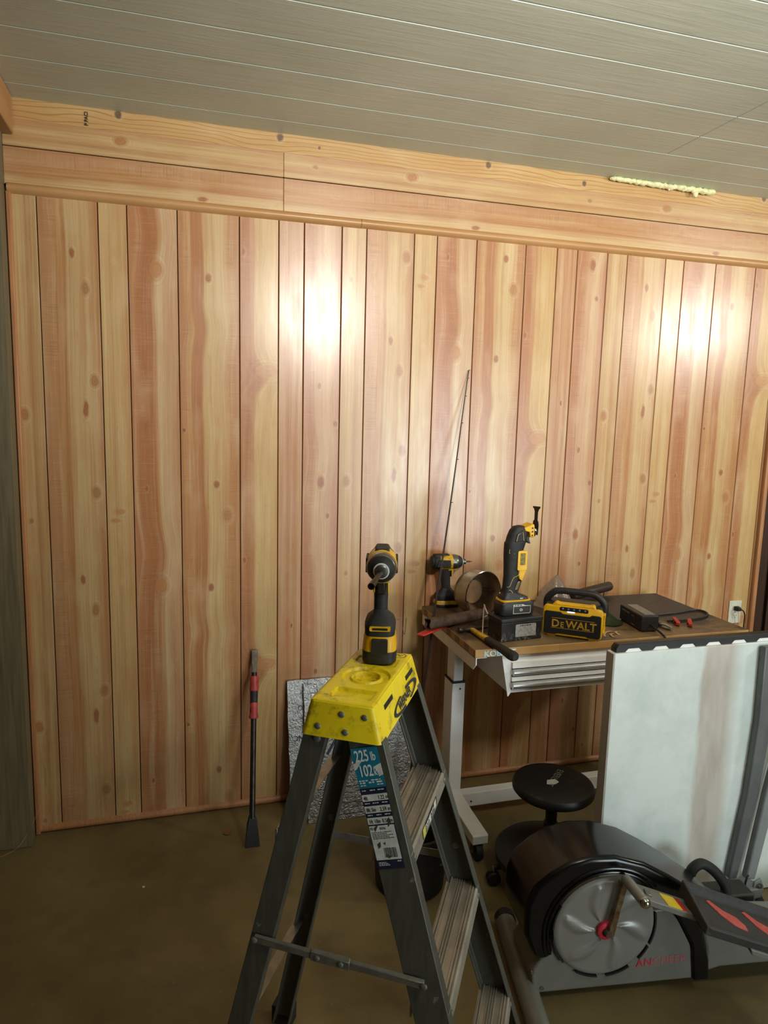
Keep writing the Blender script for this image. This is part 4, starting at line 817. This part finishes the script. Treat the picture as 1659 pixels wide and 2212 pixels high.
# ------------------------------------------------------------------ things leaning on the wall
t = NT('foil_facing'); v = t.obj(); n1 = t.noise(v, 130, 3, .6); n2 = t.noise(v, 30, 4, .7)
t.bump(t.math('ADD', n1, t.math('MULTIPLY', n2, 1.6)), .8, .005); M_['foil'] = t.fin(t.mix(t.step(n2, .3, .7), hexc('#bcbcba'), hexc('#949492')), .28, .85)
M_['foamcore'] = pm('white_foam_edge', '#cfcdc4', '#b5b3a8', 80, .8)
def foam_board(label, x0, x1, zt0, zt1, ytop, ybot, th):
    r = thing('insulation_board', label, 'board', (0, 0, 0), 0, 'foil insulation boards')
    sx = (zt0+zt1)/2; a = math.atan2(ybot-ytop, -sx)
    up = Vector((0, ytop-ybot, sx)).normalized(); nr = Vector((1, 0, 0)).cross(up)
    o_ = Vector((x0, ybot, .0015)); Lh = math.hypot(sx, ytop-ybot)
    M = basis(o_, (1, 0, 0), up, nr); w = x1-x0; rn = random.Random(int(x0*1000))
    out = [(0, 0)] + [(w*k/8, .002*rn.random()) for k in range(1, 8)] + [(w, 0)] + [(w+.006*rn.random(), Lh*k/8) for k in range(1, 8)] + [(w-.012, Lh-(zt0-zt1)-.004)] + [(w*k/8, Lh-(zt0-zt1)*k/8+.003*(rn.random()-.5)) for k in range(7, 0, -1)] + [(0, Lh)] + [(.004*(rn.random()-.5), Lh*k/12) for k in range(11, 0, -1)]
    MB().loft([[M @ Vector((x, y, h)) for x, y in out] for h in (-th, 0)]).build('foil_face', M_['foil'], r, smooth=False)
    MB().loft([[M @ Vector((x, y, h)) for x, y in out] for h in (-th+.001, -.0012)]).build('foam_core', M_['foamcore'], r) if False else None
    return r, M, Lh
b1, M1, L1 = foam_board('foil-faced insulation board half hidden behind another, nearest the scraper', .905, 1.30, .560, .560, -.018, -.155, .012)
flip = lambda M, x, y: M @ Matrix.Translation((x, y, .0006)) @ Matrix.Rotation(PI, 4, 'Z')
text('board_lettering', [('S - CO', 0, 0, .030, .9)], M_['ink'], b1, flip(M1, .118, .470), .0002)
text('board_lettering', [('INC.', 0, 0, .034, .95)], M_['ink'], b1, flip(M1, .074, .345), .0002)
b2, M2, L2 = foam_board('foil-faced insulation board with dark printed lines, in front behind the ladder', .972, 1.428, .575, .520, -.036, -.195, .012)
def stroke(pts, w, M, par, nm='printed_line', m='navyink'):
    pts = [Vector((x, y, 0)) for x, y in pts]; L, R = [], []
    for i, p in enumerate(pts):
        d = (pts[min(i+1, len(pts)-1)]-pts[max(i-1, 0)]).normalized(); n = Vector((-d.y, d.x, 0))*w/2; L.append(p+n); R.append(p-n)
    mb = MB(); k = len(pts); mb.add([M @ (p+Vector((0, 0, .0007))) for p in L+R], [(i, i+1, k+i+1, k+i) for i in range(k-1)]); mb.build(nm, M_[m], par, smooth=False)
stroke([(.03, .40), (.03, .53), (.20, .53)], .003, M2, b2, m='ink'); stroke([(.06, .51), (.19, .50)], .004, M2, b2, m='ink')
stroke([(.06, .46), (.02, .43), (.01, .36), (.02, .30)], .014, M2, b2)
stroke([(.09, .27), (.13, .33), (.19, .36), (.23, .35)], .012, M2, b2); stroke([(.14, .25), (.21, .28)], .008, M2, b2); stroke([(.20, .36), (.19, .28)], .022, M2, b2)
stroke([(.13, .02), (.13, .13), (.30, .13), (.30, .02), (.13, .02)], .003, M2, b2, m='ink')
for k in range(4): stroke([(.15, .045+.02*k), (.28, .045+.02*k)], .0018, M2, b2, m='ink')
stroke([(.025, .22), (.045, .235), (.055, .225), (.04, .215)], .008, M1, b1)
# long scraper
sc_ = thing('floor_scraper', 'long-handled floor scraper with a red and grey grip leaning on the wall', 'scraper', (0, 0, 0))
A = Vector((.733, -.268, .105)); B = Vector((.768, -.012, .708)); d = (B-A).normalized(); q = lambda s: A + (B-A)*s
MB().tube([q(0), q(.86)], .0115, 12).build('shaft', M_['darksteel'], sc_)
u_ = Vector((1, 0, 0)); u_ = (u_-d*u_.dot(d)).normalized(); v_ = d.cross(u_)
rect = lambda s, w, h: [q(s)+u_*a*w+v_*b*h for a, b in ((-1, -1), (1, -1), (1, 1), (-1, 1))]
MB().loft([rect(.80, .008, .006), rect(.88, .009, .006), rect(.93, .012, .0045), rect(1.0, .0125, .003)]).build('flat_end', M_['darksteel'], sc_, bevel=.001)
g_ = MB().tube([q(s) for s in (.585, .60, .68, .76, .815, .83)], [.014, .0165, .0155, .0165, .0165, .013], 14).build('grip', M_['rubber'], sc_)
for s0, s1 in ((.578, .675), (.745, .836)):
    n = 8; ang = [(-.9+1.8*k/n) for k in range(n+1)]
    f_ = -v_ if v_.y > 0 else v_
    rings = []
    for s, rr, am in ((s0, .017, 1.9), (s0+.012, .0195, 1.9), ((s0+s1)/2, .0185, .9 if s0 < .6 else 1.2), (s1-.012, .0195, 1.1 if s0 < .6 else 1.9), (s1, .017, .7 if s0 < .6 else 1.9)):
        rings.append([q(s) + (f_*math.cos(a_*am) + u_*math.sin(a_*am))*rr for a_ in ang] + [q(s) + (f_*math.cos(a_*am) + u_*math.sin(a_*am))*(rr-.005) for a_ in ang[::-1]])
    MB().loft(rings).build('grip_sleeve', M_['redgrip'], sc_)
hd = MB(); e0 = Vector((.731, -.300, .003))
blade_ring = lambda c, w, h: [c+Vector((a*w, b*h, 0)) for a, b in ((-1, -1), (1, -1), (1, 1), (-1, 1))]
hd.loft([blade_ring(Vector((.733, -.265, .112)), .012, .010), blade_ring(Vector((.7325, -.272, .092)), .017, .012), blade_ring(Vector((.732, -.280, .070)), .022, .010), blade_ring(e0+Vector((0, .004, .012)), .028, .005), blade_ring(e0, .029, .002)]).build('blade', M_['rubber'], sc_, bevel=.001)
for sx in (-1, 1): MB().tube([Vector((.733+sx*.006, -.266, .125)), Vector((.733+sx*.019, -.276, .088))], .0035, 8).build('blade_yoke', M_['darksteel'], sc_)
# fishing rod
fr = thing('fishing_rod', 'thin dark fishing rod leaning on the wall left of the workbench', 'fishing rod', (0, 0, 0))
rp = spline([(1.293, -.462, .006), (1.398, -.343, .53), (1.474, -.252, .905), (1.535, -.178, 1.15), (1.600, -.100, 1.45), (1.648, -.044, 1.70), (1.686, -.0035, 1.898)], 8)
n = len(rp); MB().tube(rp, [.0062-.0044*(k/(n-1))**.9 for k in range(n)], 8).build('rod_blank', M_['rodblack'], fr)
MB().tube(rp[:8], [.010, .011, .011, .010, .0105, .0105, .010, .008], 10).build('handle', M_['rubber'], fr)
MB().lathe([(.006, -.006), (.0085, -.004), (.0085, .004), (.006, .006)], rp[8], rp[9]-rp[7], 12).build('winding_check', M_['whitepaint'], fr)
for k in (14, 22, 29, 34, 39, 43, 46, 48):
    p = rp[k]; dd = (rp[min(k+1, n-1)]-rp[k-1]).normalized(); rg = .0065 - .0001*k; nn = Vector((.75, -.6, .1)); nn = (nn-dd*nn.dot(dd)).normalized(); cc = p + nn*(rg+.003)
    ww = dd.cross(nn); MB().tube([cc + (nn*math.cos(2*PI*j/10)+ww*math.sin(2*PI*j/10))*rg for j in range(11)], .0009, 6).build('line_guide', M_['darksteel'], fr)
tag(MB().tube([p + Vector((.004, -.005, 0)) for p in rp[10:]], .0004, 5).build('line', M_['rodblack'], fr))
# black tub behind the ladder
bk = thing('plastic_tub', 'black plastic tub standing behind the stepladder', 'tub', (1.268, -.640, 0))
MB().lathe([(.105, 0), (.125, .01), (.140, .225), (.148, .228), (.148, .240), (.138, .240), (.122, .015), (.03, .012)], (0, 0, 0), (0, 0, 1), 36).build('tub_wall', M_['matteblack'], bk)
MB().tube([(.146*math.cos(a_), .146*math.sin(a_)*.3-.145, .21-.10*math.sin(a_)) for a_ in [PI*k/12 for k in range(13)]], .003, 8).build('handle', M_['steel'], bk)

# ------------------------------------------------------------------ rolling stool
st = thing('rolling_stool', 'low round black padded stool on castors under the bench', 'stool', (1.765, -.765, 0), math.radians(12))
MB().lathe([(.10, .358), (.138, .361), (.146, .370), (.147, .384), (.141, .395), (.125, .400), (.02, .402)], n=48).build('seat', M_['vinyl'], st)
text('seat_lettering', [('EVERLAST', 0, 0, .034, .9)], M_['buttonink'], st, basis((0, 0, .4018), (-.86, -.51, 0), (.51, -.86, 0), (0, 0, 1)) @ Matrix.Translation((-.09, -.012, 0)), .0004)
MB().prism([(-.040, -.010), (-.012, -.024), (.010, -.018), (.012, .004), (-.020, .012)], .4005, .4024, 'z').build('torn_patch', M_['paper'], st, smooth=False)
MB().prism([(-.02, -.128), (.02, -.132), (.035, -.122), (.0, -.114)], .392, .3975, 'z').build('torn_patch', M_['paper'], st, smooth=False)
MB().lathe([(.026, .10), (.026, .24), (.021, .245), (.021, .348)], n=20).build('column', M_['matteblack'], st)
MB().lathe([(.03, .105), (.175, .085), (.195, .090), (.198, .118), (.188, .128), (.10, .155), (.03, .162)], n=40).build('base_cover', M_['matteblack'], st)
for k in range(5):
    a_ = 2*PI*k/5 + 2.75; dx, dy = math.cos(a_), math.sin(a_)
    lg = MB().tube([(dx*.02, dy*.02, .092), (dx*.10, dy*.10, .084), (dx*.200, dy*.200, .068)], [.014, .013, .011], 10).build('leg', M_['matteblack'], st)
    cs = MB()
    for sx in (-.011, .011): cs.lathe([(.008, -.007), (.024, -.006), (.026, -.003), (.026, .003), (.024, .006), (.008, .007)], (dx*.205-dy*sx, dy*.205+dx*sx, .026), (-dy, dx, 0), 18)
    cs.build('caster', M_['matteblack'], lg)
    MB().tube([(dx*.205, dy*.205, .03), (dx*.205, dy*.205, .076)], .005, 8).build('caster_stem', M_['chrome'], lg)

# ------------------------------------------------------------------ folding table on its edge
ft = thing('folding_table', 'white folding table top standing on edge with grey folded legs', 'table', (0, 0, 0))
MB().span(1.817, 2.72, -1.0, -.956, .004, .957).build('table_top', M_['tableface'], ft, bevel=.003)
MB().span(1.8135, 1.8185, -.998, -.958, .006, .955).build('edge_strip', M_['edgewood'], ft, smooth=False)
rl = [(1.826, .972), (1.836, .984), (2.72, .984), (2.72, .957)]; x = 2.66
while x > 1.92:
    rl += [(x, .957), (x-.012, .968), (x-.052, .968), (x-.064, .957)]; x -= .105
rl += [(1.826, .957)]
MB().prism(rl, -.992, -.962, 'y').build('slotted_rail', M_['blackplastic'], ft, bevel=.0015, seg=1)
x = 2.66
while x > 1.92:
    MB().prism([(x, .956), (x-.012, .9675), (x-.052, .9675), (x-.064, .956)], -.990, -.964, 'y').build('white_tab', M_['white'], ft, smooth=False); x -= .105
MB().prism([(2.389, .947), (2.394, .68), (2.378, .407), (2.335, .095), (2.372, .088), (2.43, .407), (2.456, .68), (2.456, .947)], -1.028, -1.0005, 'y').build('leg', M_['greysteel'], ft, bevel=.006, seg=3)
MB().prism([(2.384, .104), (2.424, .096), (2.478, .40), (2.535, .75), (2.492, .75), (2.432, .42)], -1.056, -1.030, 'y').build('leg', M_['greylight'], ft, bevel=.006, seg=3)
MB().span(2.325, 2.44, -1.075, -1.001, .036, .074).build('foot_bar', M_['greylight'], ft, bevel=.004)
br_ = MB().prism([(2.408, .020), (2.452, .020), (2.456, .070), (2.440, .105), (2.412, .095)], -1.066, -1.058, 'y').build('hinge_bracket', M_['greylight'], ft, bevel=.002)
MB().lathe([(.014, 0), (.014, .003), (.008, .004), (.008, .008)], (2.432, -1.066, .075), (0, -1, 0), 16).build('bolt', M_['steel'], br_)
MB().tube(spline([(2.385, -1.062, .125), (2.374, -1.066, .115), (2.372, -1.066, .09), (2.392, -1.064, .07), (2.402, -1.064, .055)], 5), .0035, 8).build('lock_hook', M_['ink'], ft)
MB().lathe([(.012, 0), (.024, .005), (.026, .012), (.010, .040), (.004, .042)], (2.44, -1.06, 0), (0, 0, 1), 14).build('rubber_foot', M_['rubber'], ft)

# ------------------------------------------------------------------ elliptical trainer
el = thing('elliptical_trainer', 'grey and black elliptical trainer with a red hub in the right foreground', 'exercise machine', (1.450, -1.243, 0), math.radians(-7.92))
TH = .170
MB().prism([(.001, .031), (-.008, .102), (.027, .160), (.10, .26), (.407, .275), (.445, .229), (.507, .117), (.522, .043), (.515, .031)], 0, TH, 'y').build('base_cover', M_['ellgrey'], el, bevel=.010, seg=3)
sh_out = [(.022, .148), (-.004, .160), (-.040, .237), (-.038, .327), (-.016, .381), (.030, .420), (.085, .450), (.147, .464), (.223, .461), (.314, .432), (.396, .386), (.474, .336), (.56, .275), (.63, .215), (.60, .190), (.53, .215), (.497, .245)]
cx, cz = .205, .238
sh_in = [(cx+.168*math.cos(a_), cz+.168*math.sin(a_)) for a_ in [math.radians(k) for k in range(38, 211, 8)]]
shp = sh_out + [(.46, .262), (.40, .300)] + sh_in
MB().prism(shp, -.014, TH+.012, 'y').build('flywheel_shroud', M_['blackgloss'], el, bevel=.024, seg=4)
MB().prism([(.505, .031), (.556, .031), (.548, .10), (.520, .19), (.470, .275), (.405, .30), (.44, .24), (.49, .15)], -.010, TH+.008, 'y').build('centre_band', M_['blackgloss'], el, bevel=.006, seg=2)
MB().prism([(.553, .040), (.601, .052), (.98, .052), (.98, .13), (.74, .155), (.63, .215), (.52, .215), (.548, .12)], .008, TH-.008, 'y').build('rear_cover', M_['ellgrey'], el, bevel=.010, seg=3)
MB().span(.60, 1.30, .045, .125, .046, .105).build('frame_beam', M_['greyblue'], el, bevel=.006)
for rr in (.178, .190): MB().tube([(cx+rr*math.cos(a_), -.0145-(.190-rr)*.0, cz+rr*math.sin(a_)) for a_ in [math.radians(k) for k in range(40, 208, 6)]], .0045, 8).build('shroud_rib', M_['blackgloss'], el)
# disc with five pressed petals
nr, na = 22, 96; vs = [(cx, -.012, cz)]; RD = .155
def petal(r, a_):
    h = 0
    for k in range(6):
        a0 = math.radians(-20+60*k)+.25; da = (a_-a0+PI) % (2*PI) - PI; da += (r-.085)*4.5
        w = .24*max(0, 1-((r-.085)/.058)**2)
        if w > 0 and abs(da) < w: h = max(h, (1-(da/w)**2)*.007)
    return h
for i in range(1, nr+1):
    r = RD*i/nr
    for j in range(na): a_ = 2*PI*j/na; vs.append((cx+r*math.cos(a_), -.012-petal(r, a_) if i < nr else -.006, cz+r*math.sin(a_)))
fs = [(0, 1+j, 1+(j+1) % na) for j in range(na)] + [(1+(i-1)*na+j, 1+i*na+j, 1+i*na+(j+1) % na, 1+(i-1)*na+(j+1) % na) for i in range(1, nr) for j in range(na)]
dsk = MB().add(vs, fs).build('flywheel_disc', M_['disc'], el, angle=60)
for a0, a1 in ((-85, -58), (-120, -95), (-45, -28), (-25, 12), (-170, -140), (150, 178)):
    MB().loft([[Vector((cx+rr*math.cos(a_), y_, cz+rr*math.sin(a_))) for a_ in [math.radians(a0+(a1-a0)*k/10) for k in range(11)] for rr in (.1565,)] + [Vector((cx+.161*math.cos(a_), y_, cz+.161*math.sin(a_))) for a_ in [math.radians(a1-(a1-a0)*k/10) for k in range(11)]] for y_ in (-.0125, -.003)]).build('disc_slot', M_['ink'], dsk, smooth=False)
MB().lathe([(.027, 0), (.027, .010), (.023, .013), (.014, .013), (.013, .004), (.0, .004)], (cx, -.012, cz-.004), (0, -1, 0), 28).build('hub_ring', M_['redhub'], el)
MB().lathe([(.012, 0), (.012, .022), (.009, .026)], (cx, -.012, cz-.004), (0, -1, 0), 18).build('axle', M_['rust'], el)
cr_ = MB(); ca_ = Vector((.036, 0, .158)).normalized(); cn = Vector((-ca_.z, 0, ca_.x))
c0 = Vector((cx+.006, 0, cz-.012)); c1 = Vector((.246, 0, .402))
cr_.loft([[p + cn*w*s_ + Vector((0, y_, 0)) for s_, y_ in ((-1, -.024), (1, -.024), (1, -.036), (-1, -.036))] for p, w in ((c0, .011), (c0+(c1-c0)*.5, .009), (c1, .010))]); cr_.build('crank_arm', M_['crank'], el, bevel=.002)
MB().lathe([(.010, 0), (.0125, .003), (.0125, .012), (.010, .014)], (.246, -.024, .402), (0, -1, 0), 14).build('crank_bolt', M_['rust'], el)
MB().tube([(.246, -.030, .404), (.252, -.085, .400), (.256, -.120, .397)], [.0150, .0150, .0150], 18).build('pedal_axle', M_['disc'], el)
MB().lathe([(.016, 0), (.016, .004), (.012, .012), (.006, .016)], (.256, -.120, .397), (0, -1, 0), 16).build('acorn_nut', M_['chrome'], el)
ar = MB(); 
ar.loft([[Vector((x, y, z+h)) for y, h in ((-.118, -.010), (-.050, -.010), (-.050, .010), (-.118, .010))] for x, z in ((.262, .395), (.34, .3634), (.452, .318))]); pa = ar.build('pedal_arm', M_['ellgrey'], el, bevel=.003)
tilt = Vector((.190, 0, -.077)).normalized(); tn = Vector((.077, 0, .190)).normalized()
AM = basis(Vector((.262, -.084, .395)) + tn*.0100, tilt, (0, 1, 0), tn)
for x0_, x1_, m_ in ((.070, .118, 'warnyellow'), (.118, .138, 'red')):
    MB().loft([[AM @ Vector((x, y, h)) for x, y in ((x0_, -.032), (x1_, -.032), (x1_, .020), (x0_, .020))] for h in (-.001, .0006)]).build('warning_label', M_[m_], pa, smooth=False)
MB().loft([[AM @ Vector((x, y, h)) for x, y in ((.006, -.012), (.024, -.016), (.028, .004), (.012, .010))] for h in (-.001, .004)]).build('arm_catch', M_['steel'], pa, bevel=.001)
fp = MB()
def fpt(s, y, h): return Vector((.415+s*.93, y, .376-s*.372-(-.05-y)*.22+h))
xs = [0, .03, .10, .25, .42]
prof = lambda s: [(s, -.045, .022), (s, -.055, .018), (s, -.060, 0), (s, -.165, 0), (s, -.172, .008), (s, -.180, .006), (s, -.176, -.022), (s, -.055, -.026)]
fp.loft([[fpt(*p) for p in prof(s)] for s in xs]); fpl = fp.build('foot_plate', M_['footblack'], el, bevel=.003)
fw = MB().loft([[fpt(-.004, -.045, .022), fpt(-.004, -.178, .006), fpt(-.012, -.178, -.02), fpt(-.012, -.045, -.02)], [fpt(.008, -.045, .024), fpt(.008, -.178, .008), fpt(.010, -.178, -.02), fpt(.010, -.045, -.02)]]); fw.build('plate_lip', M_['footblack'], fpl, bevel=.003)
for s0 in (.060, .185):
    pts = [(s0, -.075), (s0+.015, -.070), (s0+.045, -.092), (s0+.085, -.104), (s0+.102, -.125), (s0+.098, -.142), (s0+.060, -.136), (s0+.026, -.112)]
    MB().loft([[fpt(s, y, h) for s, y in pts] for h in (-.001, .003)]).build('grip_pad', M_['redfaded'], fpl, bevel=.001)
MB().loft([[fpt(s, y, h) for s, h in ((.14, -.018), (.20, -.018), (.205, -.034), (.145, -.034))] for y in (-.150, -.182)]).build('plate_bracket', M_['ellgrey'], fpl, bevel=.002)
lp_ = spline([(.60, .20, .205), (.61, .20, .245), (.645, .20, .262), (.70, .20, .222), (.738, .20, .165), (.72, .20, .140), (.66, .20, .16), (.60, .20, .205)], 6)
MB().tube(lp_, .017, 10).build('far_pedal_strap', M_['rubber'], el)
MB().span(.56, .84, .19, .27, .115, .145).build('far_foot_plate', M_['footblack'], el, bevel=.006)
dv = Vector((-.085, -1, 0)).normalized()   # front stabiliser tube
MB().tube([Vector((.012, .300, .034)), Vector((-.0285, -.190, .034))], .032, 24).build('stabiliser', M_['tubegrey'], el)
MB().lathe([(.034, .0), (.034, .026), (.028, .036), (.010, .040)], (.0132, .290, .034), (.098, .995, 0), 24).build('end_cap', M_['rubber'], el)
MB().lathe([(.034, .0), (.034, .026), (.028, .036), (.010, .040)], (-.0275, -.183, .034), (-.098, -.995, 0), 24).build('end_cap', M_['rubber'], el)
MB().tube([Vector((1.22, .33, .034)), Vector((1.22, -.16, .034))], .032, 20).build('stabiliser', M_['tubegrey'], el)
for x, z in ((.028, .050), (-.004, .105)): MB().lathe([(.006, 0), (.006, .003)], (x, -.0005, z), (0, -1, 0), 12).build('screw', M_['chrome'], el)
text('logo_lettering', [('A', .318, .083, .036, .95), ('N', .342, .083, .036, .95)], M_['redhub'], el, basis((0, -.0008, 0), (1, 0, .02), (0, 0, 1), (0, -1, 0)), .0005)
text('logo_lettering', [('CHEER', .371, .0835, .036, .98)], M_['redthin'], el, basis((0, -.0006, 0), (1, 0, .02), (0, 0, 1), (0, -1, 0)), .0002)

# ------------------------------------------------------------------ small things
rn = random.Random(7); mb = MB()
def blob(p, r, sq=1):
    b = bmesh.ops.create_icosphere(mb.bm, subdivisions=2, radius=r, matrix=Matrix.Translation(p) @ Matrix.Diagonal((1.4, 1, sq, 1)))
    for v_ in b['verts']: v_.co += Vector((rn.uniform(-1, 1), rn.uniform(-1, 1), rn.uniform(-1, 1)))*r*.12
x = 2.32
while x < 2.845:
    t_ = (x-2.32)/.525; r = rn.uniform(.008, .013) + .005*t_; blob((x, -.018-rn.uniform(0, .006), 2.756-r*.55-rn.uniform(0, .003)), r, .8); x += r*rn.uniform(.5, .9)
for p, r in (((2.742, -.024, 2.742), .011), ((2.750, -.026, 2.729), .010), ((2.752, -.026, 2.721), .007), ((2.80, -.024, 2.745), .011), ((2.835, -.022, 2.744), .009), ((2.61, -.022, 2.739), .0045), ((2.612, -.022, 2.732), .003), ((2.69, -.022, 2.742), .008)): blob(p, r, 1.2)
tag(mb.build('foam_sealant', M_['sprayfoam'], None), 'pale yellow expanding foam squeezed out along the ceiling edge', 'foam')
tag(MB().loft([[Vector((.640+a*w+s*.0, -.179+s, .0012+h+.003*abs(a))) for a, h in ((-1, 0), (0, .004), (1, 0), (0, .002))] for s, w in ((-.018, .002), (-.006, .016), (.006, .013), (.018, .003))]).build('dry_leaf', M_['leaf'], None), 'small dry brown leaf on the floor left of the scraper', 'leaf')
tag(MB().lathe([(.003, 0), (.0055, .002), (.004, .004)], (.331, -.439, 0), (0, 0, 1), 8).build('paper_crumb', M_['paper'], None), 'tiny white crumb on the bare floor at the left', 'crumb')
tag(MB().tube(spline([(.055, -.004, .43), (.03, -.012, .40), (-.02, -.016, .385), (-.055, -.014, .35), (-.058, -.012, .31), (-.045, -.010, .25), (-.06, -.03, .16), (-.13, -.11, .03), (-.21, -.14, .002)], 6), .0006, 5).build('cobweb_strand', M_['web'], None), 'thin cobweb strand in the lower left corner', 'cobweb')
